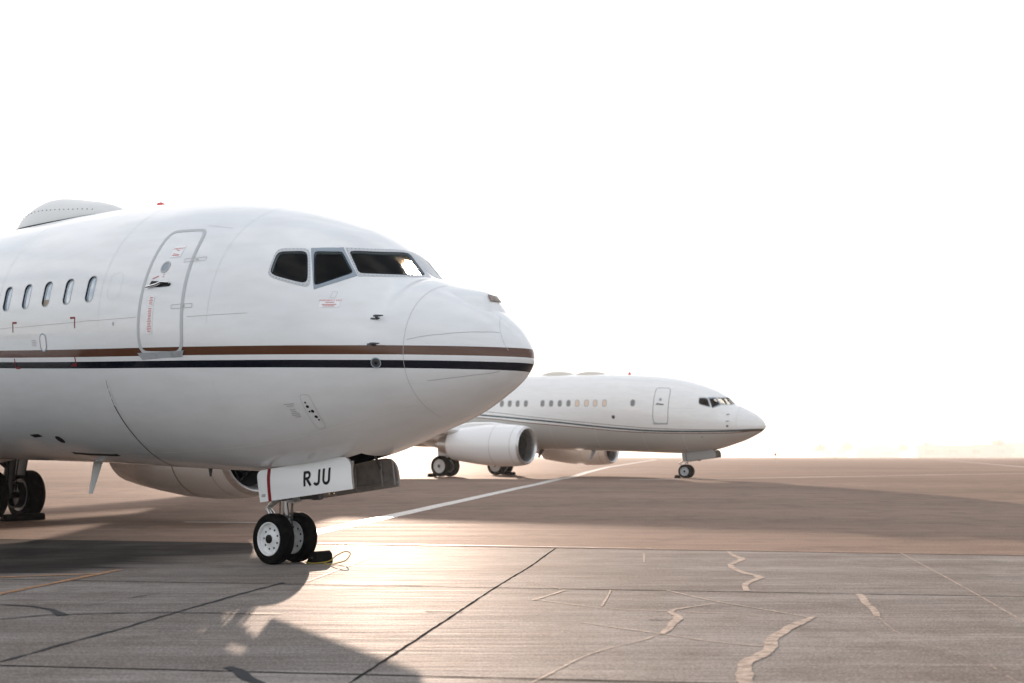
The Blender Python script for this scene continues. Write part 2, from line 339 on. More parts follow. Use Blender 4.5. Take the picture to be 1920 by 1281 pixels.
FRM = dict(
    rear=[(2.907, 0.68), (2.822, 0.699), (2.737, 0.716), (2.656, 0.737), (2.576, 0.76), (2.5, 0.783), (2.425, 0.701), (2.36, 0.621), (2.309, 0.548), (2.269, 0.479), (2.234, 0.412), (2.345, 0.401), (2.465, 0.401), (2.591, 0.403), (2.721, 0.408), (2.857, 0.412), (2.857, 0.462), (2.862, 0.512), (2.872, 0.567), (2.887, 0.621)],
    mid=[(2.495, 0.785), (2.425, 0.81), (2.36, 0.841), (2.299, 0.875), (2.244, 0.911), (2.199, 0.953), (2.129, 0.909), (2.058, 0.869), (1.998, 0.831), (1.933, 0.795), (1.867, 0.758), (1.928, 0.684), (1.988, 0.615), (2.053, 0.548), (2.124, 0.483), (2.199, 0.422), (2.244, 0.487), (2.289, 0.554), (2.345, 0.626), (2.415, 0.703)],
    front=[(2.184, 0.961), (2.093, 1.043), (2.008, 1.135), (1.938, 1.246), (1.887, 1.395), (1.852, 1.571), (1.767, 1.571), (1.692, 1.571), (1.621, 1.571), (1.541, 1.556), (1.39, 1.451), (1.455, 1.256), (1.536, 1.101), (1.621, 0.963), (1.727, 0.844), (1.852, 0.756), (1.918, 0.795), (1.983, 0.835), (2.048, 0.875), (2.114, 0.917)])
def wpoly(D, k, rnd=0, port=0):
    P = D[k]
    if port and k == 'front' and D is WIN: P = [(a, min(b, 1.30)) for a, b in P]
    if port and k == 'mid': P = [(a, b+.12) for a, b in P]
    if port and k == 'rear': P = [(2.264+(a-2.264)*1.35, b+.16) for a, b in P]  # unseen port side panes raised and enlarged to let sunlight through
    n = len(P); Q = []
    for i in range(n):
        a, b = P[i], P[(i+1) % n]; Q += [a, ((a[0]+b[0])/2, (a[1]+b[1])/2)]
    for _ in range(rnd): Q = [(Q[i-1][0]*.25+Q[i][0]*.5+Q[(i+1) % len(Q)][0]*.25, Q[i-1][1]*.25+Q[i][1]*.5+Q[(i+1) % len(Q)][1]*.25) for i in range(len(Q))]
    return Q
def in_poly(P, x, y):
    c = np.zeros(x.shape, bool); n = len(P)
    for i in range(n):
        x1, y1 = P[i]; x2, y2 = P[(i+1) % n]
        if y1 == y2: continue
        c ^= ((y1 > y) != (y2 > y)) & (x < (x2-x1)*(y-y1)/(y2-y1)+x1)
    return c
def carve(srow, trow, holes):
    """triangulated (s,th) sheet with polygonal holes"""
    from mathutils.geometry import delaunay_2d_cdt
    S, T = np.meshgrid(srow, trow, indexing='ij'); K = 3.0   # scale s so that triangles are well shaped
    bad = np.zeros(S.shape, bool)
    for Hp in holes:
        a = np.array(Hp); x0, x1, y0, y1 = a[:, 0].min(), a[:, 0].max(), a[:, 1].min(), a[:, 1].max()
        m_ = (S > x0-.02) & (S < x1+.02) & (T > y0-.02) & (T < y1+.02)
        if m_.any(): bad[m_] |= in_poly(Hp, S[m_], T[m_])
    pts = [Vector((a, b)) for a, b in zip(S[~bad], T[~bad])]; ed = []
    for Hp in holes:
        k = len(pts); pts += [Vector(p) for p in Hp]; ed += [(k+i, k+(i+1) % len(Hp)) for i in range(len(Hp))]
    V, E, F, *_ = delaunay_2d_cdt(pts, ed, [], 0, 1e-6)
    V = np.array([tuple(v) for v in V]); F = np.array(F); C = V[F].mean(1); drop = np.zeros(len(F), bool)
    for Hp in holes:
        a = np.array(Hp); m_ = (C[:, 0] > a[:, 0].min()) & (C[:, 0] < a[:, 0].max()) & (C[:, 1] > a[:, 1].min()) & (C[:, 1] < a[:, 1].max())
        if m_.any(): drop[np.nonzero(m_)[0][in_poly(Hp, C[m_, 0], C[m_, 1])]] = True
    return V, F[~drop]
def gear_hole():
    P = [(2.30, -.31), (4.12, -.31), (4.12, .31), (2.30, .31)]; o = []
    for i in range(4):
        a, b = P[i], P[(i+1) % 4]
        for k in range(8):
            s = a[0]+(b[0]-a[0])*k/8; y = a[1]+(b[1]-a[1])*k/8; w_ = float(prof(np.array(s))[2]); o.append((s, -pi/2+math.asin(y/w_)))
    return o
def make_hull(root, paintm, cabin_windows, name='fuselage'):
    srow = np.concatenate([-.06+np.linspace(0.06, 1, 40)**2*1.0, np.linspace(.98, 3.2, 50), np.linspace(3.28, 9.6, 70), np.linspace(9.8, 14, 22), np.linspace(14.3, 32, 50)])
    t0 = -2.88; trow = np.linspace(t0, t0+2*pi, 129)
    cw = []
    for k, q in WIN.items():
        for port in (0, 1): cw.append(mir(wpoly(WIN, k, 4 if k == 'rear' else 1, port), port))
    kw = [rrect(s0, z0, w_, h_, w_*.42, 5, port, lean) for (s0, z0, w_, h_, lean) in cabin_windows for port in (0, 1)]
    gh = gear_hole()
    V, F = carve(srow, trow, cw+kw+[gh]); mb = MB(); P = HP(V[:, 0], V[:, 1]); NV = HN(V[:, 0], V[:, 1])
    mb.add(P, [tuple(int(i) for i in f) for f in F], 0); nrm = {}
    for p, n_ in zip(P, NV): nrm[tuple(np.round(p, 4))] = n_
    tip = len(mb.v); ring = [tuple(HP(srow[0], t)) for t in trow[:-1]]
    mb.add([tuple(HP(-.06, 0.))]+ring, [(0, 1+j, 1+(j+1) % len(ring)) for j in range(len(ring))], 0)
    ring = [tuple(HP(32., t)) for t in trow[:-1]]; mb.add(ring, [tuple(range(len(ring)))], 1)
    for Q in cw: mb.grid([[tuple(H(s, t, o_)) for s, t in Q] for o_ in (0, -.024, -.045)], 2, cv=True)
    for Q in kw:
        mb.grid([[tuple(H(s, t, o_)) for s, t in Q] for o_ in (0, -.027)], 3, cv=True)
    top = [(4-s, p[1], 2.1) for s, t in gh for p in (HP(s, t),)]
    mb.grid([[tuple(HP(s, t)) for s, t in gh], top], 1, cv=True); mb.add(top, [tuple(range(len(top)))], 1)
    hull = mb.build(name, [paintm, 'cavity', 'frame_dark', 'seal'], root, smooth=0)
    me = hull.data; nl = []; vk = [tuple(np.round(v.co[:], 4)) for v in me.vertices]
    for p in me.polygons:
        p.use_smooth = True; pn = p.normal
        for vi in p.vertices:
            n_ = nrm.get(vk[vi]) if p.material_index == 0 else None
            if n_ is None: nl.append(tuple(pn)); continue
            d = n_[0]*pn[0]+n_[1]*pn[1]+n_[2]*pn[2]; nl.append(tuple(n_) if d > .5 else (tuple(-n_) if d < -.5 else tuple(pn)))
    me.normals_split_custom_set(nl)
    # dark lining of the flight deck, with the same window openings
    V, F = carve(np.linspace(1.40, 3.3, 30), np.linspace(.12, pi-.12, 60), cw); mb = MB()
    mb.add(HP(V[:, 0], V[:, 1])-HN(V[:, 0], V[:, 1])*.045, [tuple(int(i) for i in f) for f in F], 0)
    for s in (1.40, 3.3): mb.add([tuple(H(s, t, -.045)) for t in np.linspace(.12, pi-.12, 40)], [tuple(range(40))], 0)
    mb.add([tuple(H(s, t, -.045)) for s in np.linspace(1.4, 3.3, 12) for t in (.12, pi-.12)], [(2*i, 2*i+1, 2*i+3, 2*i+2) for i in range(11)], 0)
    mb.build('flight_deck_lining', 'cavity', root, smooth=0, fix=False)
    return hull

def arc_pts(c, r, a0, a1, n): return [(c[0]+r*cos(a0+(a1-a0)*i/n), c[1]+r*sin(a0+(a1-a0)*i/n)) for i in range(n+1)]
def stroke(mb, pts, w, tf, m=0):
    """flat ribbon with mitred joints in 2-D mapped to 3-D by tf"""
    Q = [pts[0]]
    for a, b in zip(pts[:-1], pts[1:]):
        c = max(1, int(math.hypot(b[0]-a[0], b[1]-a[1])/.02)); Q += [(a[0]+(b[0]-a[0])*i/c, a[1]+(b[1]-a[1])*i/c) for i in range(1, c+1)]
    pts = Q; A = []; B = []; k = len(pts)
    for i in range(k):
        a = pts[max(i-1, 0)]; b = pts[min(i+1, k-1)]; dx, dy = b[0]-a[0], b[1]-a[1]; l_ = sqrt(dx*dx+dy*dy) or 1
        nx, ny = -dy/l_*w/2, dx/l_*w/2; A.append(tf(pts[i][0]+nx, pts[i][1]+ny)); B.append(tf(pts[i][0]-nx, pts[i][1]-ny))
    mb.add(A+B, [(i, i+1, k+i+1, k+i) for i in range(k-1)], m)

def make_wheel(root, name, x, yst, z, r, w, side, rim_mat='wheelwhite', holes=True, plain=False):
    """wheel with its axle along y; side=+1 when the outer face looks to starboard"""
    y = -yst; sy = -side
    rr = r*.66
    rim = MB(); hub = MB(); ty = MB(); hw = w/2
    # tyre section
    prof = []
    sec = [(-hw*.80, rr), (-hw*.95, rr+.12*(r-rr)), (-hw, rr+.45*(r-rr)), (-hw*.93, rr+.75*(r-rr)), (-hw*.72, r*.975), (-hw*.55, r*.995)]
    for g in (-.42, -.14, .14, .42): sec += [(hw*(g-.03), r), (hw*(g-.02), r-.007), (hw*(g+.02), r-.007), (hw*(g+.03), r)]
    sec += [(hw*.55, r*.995), (hw*.72, r*.975), (hw*.93, rr+.75*(r-rr)), (hw, rr+.45*(r-rr)), (hw*.95, rr+.12*(r-rr)), (hw*.80, rr)]
    ty.lathe(sec, (x, y, z), 'Y', 64)
    P = [(hw*.80, rr), (hw*.90, rr*1.0), (hw*.93, rr*.97), (hw*.86, rr*.92), (hw*.52, rr*.88), (hw*.42, rr*.70), (hw*.50, rr*.45), (hw*.70, rr*.34), (hw*.74, rr*.28), (hw*.74, 0.001)]
    if plain: P = [(hw*.80, rr), (hw*.9, rr*.98), (hw*.8, rr*.9), (hw*.75, rr*.55), (hw*.9, rr*.5), (hw*.95, 0.001)]
    for sg in (1, -1): rim.lathe([(sg*a, q) for a, q in P], (x, y, z), 'Y', 48, 0)
    if holes:
        for k in range(9):
            a = 2*pi*k/9+.35; q = rr*.60; mb_ = rim
            for sg in (1, -1):
                yy = y+sg*hw*.455
                mb_.lathe([(0, .0001), (0, rr*.065), (-sg*.004, rr*.07)], (x+q*cos(a), yy+sg*hw*.02, z+q*sin(a)), 'Y', 8, 1)
    o = rim.build(name, [rim_mat, 'black'], root)
    ty.build('tyre', 'rubber', o)
    hub.lathe([(sy*hw*.6, rr*.27), (sy*hw*.92, rr*.25), (sy*hw*.98, rr*.18), (sy*hw*.98, .001)], (x, y, z), 'Y', 24)
    hub.build('hub_cap', 'black' if not plain else 'dkgrey', o)
    return o

def airfoil(chord, thick, n=16):
    """[(fwd->aft x, z)] closed loop"""
    up = []; lo = []
    for i in range(n+1):
        u = .5*(1-cos(pi*i/n)); t_ = 5*thick*(.2969*sqrt(u)-.126*u-.3516*u*u+.2843*u**3-.1036*u**4)
        cam_ = .02*sin(pi*u); up.append((u*chord, (cam_+t_)*chord)); lo.append((u*chord, (cam_-t_)*chord))
    return up+lo[-2:0:-1]
def loft_wing(mb, secs, vertical=False):
    """secs: (yst, s_le, z, chord, thick)"""
    P = []
    for y, s, z, c, t_ in secs:
        P.append([(4-(s+u), -(y+v), z) if vertical else (4-(s+u), -y, z+v) for u, v in airfoil(c, t_)])
    mb.grid(P, 0, cv=True); n = len(P[0]); mb.add(P[0], [tuple(range(n))]); mb.add(P[-1], [tuple(range(n))])

# ------------------------------------------------------------------ aircraft
def aircraft(cfg):
    near = cfg['near']; pm = cfg['paint']
    root = empty('jet_airliner', cfg['loc'], (0, cfg['pitch'], atan2(-cos(cfg['phi']), sin(cfg['phi']))))
    setp(root, cfg['label'], 'aircraft', 'white twin engined jets parked on the apron')
    gm = cfg['zg']   # body height of the ground under the main gear
    hull = make_hull(root, pm, cfg['cut_windows'])
    # cockpit windows
    for k in ('rear', 'mid', 'front'):
        for port in (0, 1):
            P = mir(wpoly(WIN, k, 4 if k == 'rear' else 1, port), port)
            w = MB().add(*hpatch(P, -.022)).build('cockpit_window', 'glass' if near else 'glass_clear', root)
            I = wpoly(WIN, k, 4 if k == 'rear' else 1, port); O = wpoly(FRM, k, 4 if k == 'rear' else 0, port); mb = MB()
            G = [[tuple(H(a[0]+(b[0]-a[0])*u, a[1]+(b[1]-a[1])*u, .004+.003*sin(pi*u))) for a, b in zip(mir(I, port), mir(O, port))] for u in (0, .02, .35, .7, .98, 1)]
            # little outer step so the frame has an edge
            G.append([tuple(H(b[0], b[1], -.004)) for b in mir(O, port)])
            mb.grid(G, 0, cv=True); rv = mb
            if near and not port:
                sl = MB(); Q = mir(I, port); sl.add(*hstrip(Q, .014, .0065, True)); sl.build('window_seal', 'seal', w)
                R_ = [(a[0]*.35+b[0]*.65, a[1]*.35+b[1]*.65) for a, b in zip(I, O)]
                if k != 'mid':
                    # rivets every ~4.5 cm along the frame
                    C = [H(s, th, .009) for s, th in R_]; acc = 0
                    for i in range(len(C)):
                        a, b = C[i], C[(i+1) % len(C)]; l_ = (b-a).length; q = acc
                        while q < l_:
                            f = q/l_; s = R_[i][0]+(R_[(i+1) % len(C)][0]-R_[i][0])*f; th = R_[i][1]+(R_[(i+1) % len(C)][1]-R_[i][1])*f
                            c = H(s, th, .0085); nn = Vector(HN(s, th)); u = nn.orthogonal().normalized(); v = nn.cross(u)
                            rv.add([c+(u*cos(j*pi/3)+v*sin(j*pi/3))*.0052 for j in range(6)], [tuple(range(6))], 1); q += .05
                        acc = q-l_
            mb.build('window_frame', ['frame_dark' if k == 'mid' else 'frame_light', 'dkgrey'], w, fix=False)
    # cockpit fittings seen through the glass
    mb = MB(); mb.box((4-1.95, 0, 3.42), (.55, 1.3, .2)); mb.box((4-1.78, 0, 3.56), (.25, 1.2, .06)); mb.build('instrument_panel', 'black', root, bevel=.02)
    for sy in (-.5, .5):
        mb = MB(); mb.box((4-2.95, sy, 3.35), (.45, .45, .12)); mb.box((4-3.14, sy, 3.62), (.1, .44, .6)); mb.box((4-3.12, sy, 3.98), (.08, .24, .16))
        mb.build('pilot_seat', 'cavity', root, bevel=.02)
    # cabin windows
    for i, (s0, z0, w_, h_, lean) in enumerate(cfg['cut_windows']):
        for port in (0, 1):
            P = rrect(s0, z0, w_, h_, w_*.42, 5, port, lean)
            o = MB().add(*hpatch(P, -.024, .12, .05)).build('cabin_window', 'pane', root)
            MB().add(*hstrip(P, .014, .0025, True)).build('window_rim', 'grey', o)
            if near and i == 2 and not port:
                o2 = MB().add(*hpatch(rrect(s0, z0-.13, w_*.86, .10, .03, 4, port, lean), -.018, .12, .05)).build('window_blind', 'blind', o)
    for i, (s0, z0, w_, h_, mt) in enumerate(cfg['flat_windows']):
        for port in (0, 1):
            P = rrect(s0, z0, w_, h_, w_*.42, 4, port)
            o = MB().add(*hpatch(P, .004, .2, .1)).build('cabin_window', mt, root)
            MB().add(*hstrip(P, .035, .006, True)).build('window_rim', 'grey', o)
    # service door (starboard), outline measured on the skin
    D = cfg['door']; base = poly3(D, 14, 5)
    for port in (0, 1):
        if port: base2 = mir([(s+.02, th) for s, th in base], 1)
        else: base2 = base
        door = MB().add(*hpatch(base2, .002)).build('cabin_door', pm, root)
        fr = MB(); fr.add(*hstrip(base2, .050 if near else .026, .0055, True))
        fr.build('door_outline', 'outline_grey' if near else 'darkline', door)
        sx = .5*(D[0][0]+D[1][0]); s0 = sx
        thw = THz(s0, 3.85); pw = rrect(s0+.02, 3.85, .13, .15, .062, 6, port)
        wi = MB().add(*hpatch(pw, .006, .06, .05)).build('door_window', 'frame_dark', door); MB().add(*hstrip(pw, .02, .009, True)).build('window_rim', 'line', wi)
        ph = [(s0+.22, THz(s0+.22, 3.60)), (s0+.19, THz(s0, 3.645)), (s0-.14, THz(s0, 3.655)), (s0-.19, THz(s0, 3.63)), (s0-.17, THz(s0, 3.60)), (s0, THz(s0, 3.575))]
        hb = MB().add(*hpatch(mir(ph, port), .008, .1, .05)).build('door_handle', 'black', door)
        hh = MB(); q = mir([(s0+.24, THz(s0+.24, 3.585)), (s0+.05, THz(s0, 3.60)), (s0-.02, THz(s0, 3.635)), (s0-.17, THz(s0, 3.64))], port)
        hh.tube([H(s, th, .028) for s, th in q], [.014, .019, .018, .012], 8); hh.build('door_lever', 'chrome', door)
        sil = [(D[3][0]+.0, THz(D[3][0], 2.735)), (D[2][0]-.0, THz(D[2][0], 2.70)), (D[2][0]+.05, THz(D[2][0], 2.66)), (D[3][0]-.05, THz(D[3][0], 2.66))]
        zb_ = float(HP(D[3][0], D[3][1])[2])
        sil = [(D[3][0]+.02, THz(D[3][0], zb_-.0)), (D[2][0]-.02, THz(D[2][0], zb_-.0)), (D[2][0]+.04, THz(D[2][0], zb_-.085)), (D[3][0]-.04, THz(D[3][0], zb_-.085))]
        sm = MB(); a = [H(s, th, .02) for s, th in mir(sil[:2], port)]; b2 = [H(s, th, .003) for s, th in mir(sil[2:], port)]; a0 = [H(s, th, .0) for s, th in mir(sil[:2], port)]
        sm.add(a+b2+a0, [(0, 1, 2, 3), (0, 4, 5, 1)]); sm.build('door_sill', 'grey', door)
        if near and not port:
            for z0, tt, sz in ((4.03, None, 0),):
                P = rrect(4.45, 4.06, .19, .19, .01, 2); nb = MB().add(*hpatch(P, .006, .1, .05)).build('notice', 'notice', door)
                V, F = conform_text('EMERGENCY', 4.45, THz(4.45, 4.10), .032, .009); mb = MB().add(V, F)
                for k, ww in ((4.075, .05), (4.02, .12), (4.0, .14)): mb.add(*hstrip([(4.45+ww/2, THz(4.45, k)), (4.45-ww/2, THz(4.45, k))], .008, .009))
                mb.build('lettering', 'notice_red', nb, fix=False, smooth=0)
            for z0, h_ in ((3.40, .13), (3.15, .34)):
                P = rrect(4.63, z0, .11, h_, .01, 2); nb = MB().add(*hpatch(P, .006, .1, .05)).build('notice', 'notice', door); mb = MB(); z = z0+h_/2-.02; k = 0
                while z > z0-h_/2+.01:
                    ww = random.uniform(.05, .09); th_ = THz(4.63, z); mb.add(*hstrip([(4.63+ww/2, th_), (4.63-ww/2, th_)], .008, .009)); z -= .021
                mb.build('lettering', 'notice_red', nb, fix=False, smooth=0)
            for a, b in (((4.70, 3.70), (4.60, 3.73)), ((4.52, 3.745), (4.50, 3.745)), ((4.52, 3.715), (4.50, 3.715))): MB().add(*hstrip([(a[0], THz(a[0], a[1])), (b[0], THz(b[0], b[1]))], .012, .008)).build('arrow_mark', 'notice_red', door, fix=False)
        # hinges
        for zz in ((3.915, 3.30) if near else ()):
            hm = MB(); P = rrect(D[1][0]-.15 if False else 4.06, zz, .36, .05, .004, 1, port); hm.add(*hstrip(P, .006, .0075, True)); hm.add(*hpatch(rrect(4.03, zz+.0, .05, .018, .006, 2, port), .009), m=0)
            hm.build('hinge', 'line', door, fix=False)
    # nose wheels and leg
    for sg in (1, -1): make_wheel(root, 'nose_wheel', 0, .205*sg, .337, .337, .20, sg, 'wheelwhite' if near else 'grey')
    mb = MB(); mb.tube([(0, 0, .36), (0, 0, .62)], [.055, .06], 20); mb.tube([(0, 0, .60), (0, 0, .64)], .075, 20, 1); mb.tube([(0, 0, .62), (0, 0, .85)], .05, 20, 2)
    mb.tube([(0, 0, .84), (0, 0, .90)], .082, 20); mb.tube([(0, 0, .88), (0, 0, 1.9)], .092, 20); mb.tube([(0, -.14, .337), (0, .14, .337)], .045, 16)
    mb.tube([(.02, 0, .95), (.9, 0, 1.5)], .035, 10); mb.tube([(.05, -.12, .86), (.70, -.12, .915)], .026, 10, 1); mb.tube([(.66, -.12, .91), (.80, -.12, .92)], .042, 10, 1); mb.tube([(.3, -.12, .88), (.42, -.12, .89)], .045, 10, 0)
    mb.tube([(.05, -.1, .90), (.45, -.1, .93)], .03, 10, 1); mb.box((.22, -.1, .85), (.12, .08, .07), 0); [mb.tube([(.06*cos(q), .07*sin(q), 1.2), (.085*cos(q), .085*sin(q), .9), (.09*cos(q+.4), .09*sin(q+.4), .66), (.05, .1*sin(q), .40)], .009, 6, 1) for q in (.6, 1.2, 2.4, -.7, -2.2)]
    for sy in (-1, 1): mb.tube([(-.09, sy*.10, .92), (-.1, sy*.10, 1.0)], .03, 8, 1)
    mb.box((0, 0, .93), (.26, .30, .07), 1); mb.build('nose_gear_leg', ['grey', 'dkgrey', 'chrome'], root, bevel=0)
    mb = MB()
    for sy in (-1, 1): mb.tube([(-.07, sy*.05, .93), (-.36, sy*.02, .72)], [.03, .022], 8); mb.tube([(-.36, sy*.02, .72), (-.06, sy*.055, .42)], [.022, .03], 8)
    mb.tube([(-.36, -.04, .72), (-.36, .04, .72)], .03, 8); mb.build('torque_link', 'alu', root)
    if near:
        mb = MB(); mb.tube([(-.1+.035*cos(a), -.2, .80+.045*sin(a)) for a in np.linspace(0, 2*pi, 16)], .006, 6); mb.build('tow_ring', 'chrome', root)
        for xx in (1.13, 1.22): MB().sphere((xx, -.30, .975+(xx-1.13)*.1), .014).build('glint_bead', M.setdefault('beadglint', mat('brass glint metal', (.9, .75, .4), .05, 1)), root)  # bright metal beads added to stand in for two glints
    # nose gear doors
    sl = -.134
    for sg in (1, -1):
        def dp(s, z):  # s aft, z; leans outward towards the bottom
            k = max(0, min(1, (1.40-z)/.4)); return Vector((4-s, -sg*(.40+.055*k+.02*sin(pi*k)), z))
        O = []
        def corner(p, a, b, r_, n=6):
            p = Vector(p); u = (Vector(a)-p).normalized()*r_; v = (Vector(b)-p).normalized()*r_
            return [p+u*(1-q)**2+v*q**2 for q in [i/n for i in range(n+1)]]
        C = [(4.10, 1.235), (4.0, .825), (2.285, 1.056), (2.40, 1.47)] if sg == 1 else [(4.10, 1.235), (4.0, .825), (2.335, 1.065), (2.36, 1.45)]
        rad = [.10, .012, .012, .20]
        for i in range(4): O += corner(C[i], C[i-1], C[(i+1) % 4], rad[i])
        bm = bmesh.new(); fc = bm.faces.new([bm.verts.new((q.x, q.y, 0)) for q in O]); bmesh.ops.triangulate(bm, faces=[fc])
        for k in range(8, 15): bmesh.ops.bisect_plane(bm, geom=bm.verts[:]+bm.edges[:]+bm.faces[:], plane_co=(0, k*.1+.05, 0), plane_no=(0, 1, 0))
        bm.verts.index_update(); V = [dp(v.co.x, v.co.y) for v in bm.verts]; F = [tuple(v.index for v in f.verts) for f in bm.faces]; bm.free()
        mb = MB(); k0 = len(V); inn = [v+Vector((0, sg*.03, 0)) for v in V]; mb.add(V, F, 0); mb.add(inn, [f[::-1] for f in F], 1)
        A = [dp(q.x, q.y) for q in O]; B = [v+Vector((0, sg*.03, 0)) for v in A]; k = len(O); mb.add(A+B, [(i, (i+1) % k, k+(i+1) % k, k+i) for i in range(k)], 1)
        gd = mb.build('gear_door', ['white' if near else 'doorgrey', 'inner'], root, smooth=30)
        rb = MB()
        for s in (3.6, 3.1, 2.62, 2.40):
            zt_ = 1.30+(3.2-s)*.12; zb_ = .94+(3.2-s)*.13-.0
            rb.tube([dp(s, zt_)+Vector((0, sg*.045, 0)), dp(s-.01, zb_+.04)+Vector((0, sg*.045, 0))], .016, 8)
        rb.tube([dp(3.9, .92)+Vector((0, sg*.045, 0)), dp(2.35, 1.12)+Vector((0, sg*.045, 0))], .014, 8); rb.build('door_ribs', 'inner', gd)
        for s in (3.7, 2.62): MB().tube([dp(s, 1.27)+Vector((0, sg*.05, 0)), (4-s-.02, -sg*.2, 1.6)], .018, 8).build('door_arm', 'dkgrey', gd)
        if near or True:
            st = MB(); pts = [(3.86, 1.27), (3.85, 1.15), (3.83, 1.0), (3.80, .845)]
            fr_ = lambda s, z, o_=.003: dp(s, z)+Vector((0, -sg*o_, 0))
            if near:
                stroke(st, pts, .06, lambda a, b: fr_(a, b)); st.build('red_stripe', 'red', gd, fix=False)
                if sg == 1:
                    lt = MB(); ux, uz = -1/sqrt(1+sl*sl), -sl/sqrt(1+sl*sl)   # reading direction: forward and up
                    def tf(a, b): return fr_(3.165+ux*a-uz*b*-1*-1, 1.058+uz*a+(-ux)*b, .004)
                    def tf(a, b):
                        return fr_(3.150+ux*a+uz*b*.9, 1.060+uz*a-ux*b, .004)
                    w_ = .037; h_ = .19
                    stroke(lt, [(0, 0), (0, h_)], w_, tf)
                    stroke(lt, [(-.015, h_-.014), (.055, h_-.014)]+arc_pts((.055, h_-.014-.040), .040, pi/2, -pi/2, 10)+[(-.0, h_-.094)], .034, tf)
                    stroke(lt, [(.045, h_-.098), (.112, 0)], .038, tf)
                    jx = .265
                    stroke(lt, [(jx, h_), (jx, .048)]+arc_pts((jx-.045, .05), .045, 0, -pi*.86, 12), .036, tf)
                    ux0 = .345
                    stroke(lt, [(ux0, h_), (ux0, .055)]+arc_pts((ux0+.05, .05), .050, pi, 2*pi, 14)+[(ux0+.10, h_)], .036, tf)
                    lt.build('lettering', 'black', gd, fix=False, smooth=0)
                    pl = MB()
                    for k in range(3): stroke(pl, [(3.97, .925-.013*k), (3.895, .935-.013*k)], .006, lambda a, b: fr_(a, b))
                    pl.build('small_print', 'dkgrey', gd, fix=False)
                    sc_ = MB()
                    for (a, b) in [(O[i], O[(i+1) % len(O)]) for i in range(0, len(O), 1)]:
                        pass
            else:
                stroke(st, pts, .045, lambda a, b: fr_(a, b)); st.build('dark_stripe', 'dkgrey', gd, fix=False)
    # main gear
    for sg in (1, -1):
        zc = gm+.56
        for dy in (-.43, .43): make_wheel(root, 'main_wheel', -12.6, sg*2.86+dy, zc, .56, .40, 1 if dy > 0 else -1, 'wheelwhite', holes=not near, plain=True)
        mb = MB(); y = -sg*2.86; mb.tube([(-12.6, y-.4, zc), (-12.6, y+.4, zc)], .07, 14, 1); mb.tube([(-12.6, y, zc-.08), (-12.6, y, zc+.5)], .075, 16, 2); mb.tube([(-12.6, y, zc+.35), (-12.5, y, 2.1)], .12, 16)
        mb.tube([(-12.6, y, zc+.6), (-12.55, y+sg*1.1, 1.75)], .06, 10); mb.tube([(-12.75, y, zc+.05), (-13.0, y, zc+.3)], .035, 8); mb.tube([(-13.0, y, zc+.3), (-12.7, y, zc+.55)], .035, 8)
        for dy in (-.1, .1): mb.tube([(-12.45, y+dy, zc+.1), (-12.47, y+dy, zc+.5), (-12.4, y+dy*1.5, 1.9)], .016, 6, 1)
        for dy in (-.22, .22): mb.lathe([(-.1, .26), (-.1, .30), (.1, .30), (.1, .26)], (-12.6, y+dy, zc), 'Y', 24, 1)
        mb.build('main_gear_leg', ['dkgrey', 'black', 'dkgrey'] if near else ['grey', 'dkgrey', 'chrome'], root)
        mb = MB(); mb.prism([(-12.3, -sg*3.05, zc+.45), (-12.95, -sg*3.05, zc+.45), (-13.0, -sg*3.15, 2.0), (-12.2, -sg*3.15, 2.0)], (0, -sg, 0), .03); mb.build('leg_fairing', 'dkgrey' if near else 'white', root)
    # wings, fairing, tail
    for sg in (1, -1):
        mb = MB(); loft_wing(mb, [(sg*1.2, 12.0, 1.68, 7.4, .12), (sg*1.9, 12.3, 1.74, 7.0, .12), (sg*3.0, 12.75, 1.86, 6.0, .12), (sg*5.6, 14.1, 2.18, 4.5, .12), (sg*11, 17.0, 2.75, 3.0, .11), (sg*17.1, 20.3, 3.4, 1.6, .10)])
        wg = mb.build('wing', 'offwhite', root)
        mb = MB(); loft_wing(mb, [(sg*17.1, 20.3, 3.4, 1.6, .09), (sg*17.5, 20.6, 3.65, 1.45, .08), (sg*17.75, 21.2, 4.4, 1.1, .08), (sg*18.1, 22.3, 5.9, .55, .08)], True); mb.build('winglet', pm, wg)
        for yy in (3.9, 7.4, 10.3): MB().sphere((4-(17.6+(yy-3.9)*.28), -sg*yy, 1.85+yy*.07), 1, 0, 10, (1.3, .16, .2)).build('flap_fairing', 'offwhite', wg)
        mb = MB(); loft_wing(mb, [(sg*.5, 27.6, 4.3, 3.6, .1), (sg*7.1, 31.2, 5.0, 1.3, .09)]); mb.build('tailplane', 'offwhite', root)
        ln = MB(); ln.sphere((4-12.42, -sg*2.15, 1.80), .12, 0, 10, (1.2, 1.6, .7)); ln.build('landing_light', 'chrome', wg)
    mb = MB(); loft_wing(mb, [(0, 24.2, 5.0, 7.0, .09), (0, 26.0, 6.2, 4.9, .09), (0, 29.6, 12.3, 1.9, .09)], True); mb.build('tail_fin', pm, root)
    G = []
    for s in np.linspace(10.9, 20.8, 34):
        k = min(1, (s-10.9)/2.6, (20.8-s)/3.0); k = k*k*(3-2*k)
        G.append([(4-s, (.55+1.52*k)*cos(a), 1.78+((.30+.42*k)*sin(a) if sin(a) > 0 else (.30+.36*k)*sin(a))) for a in np.linspace(0, 2*pi, 40, endpoint=False)])
    mb = MB().grid(G, 0, cv=True); mb.build('belly_fairing', cfg['belly'], root)
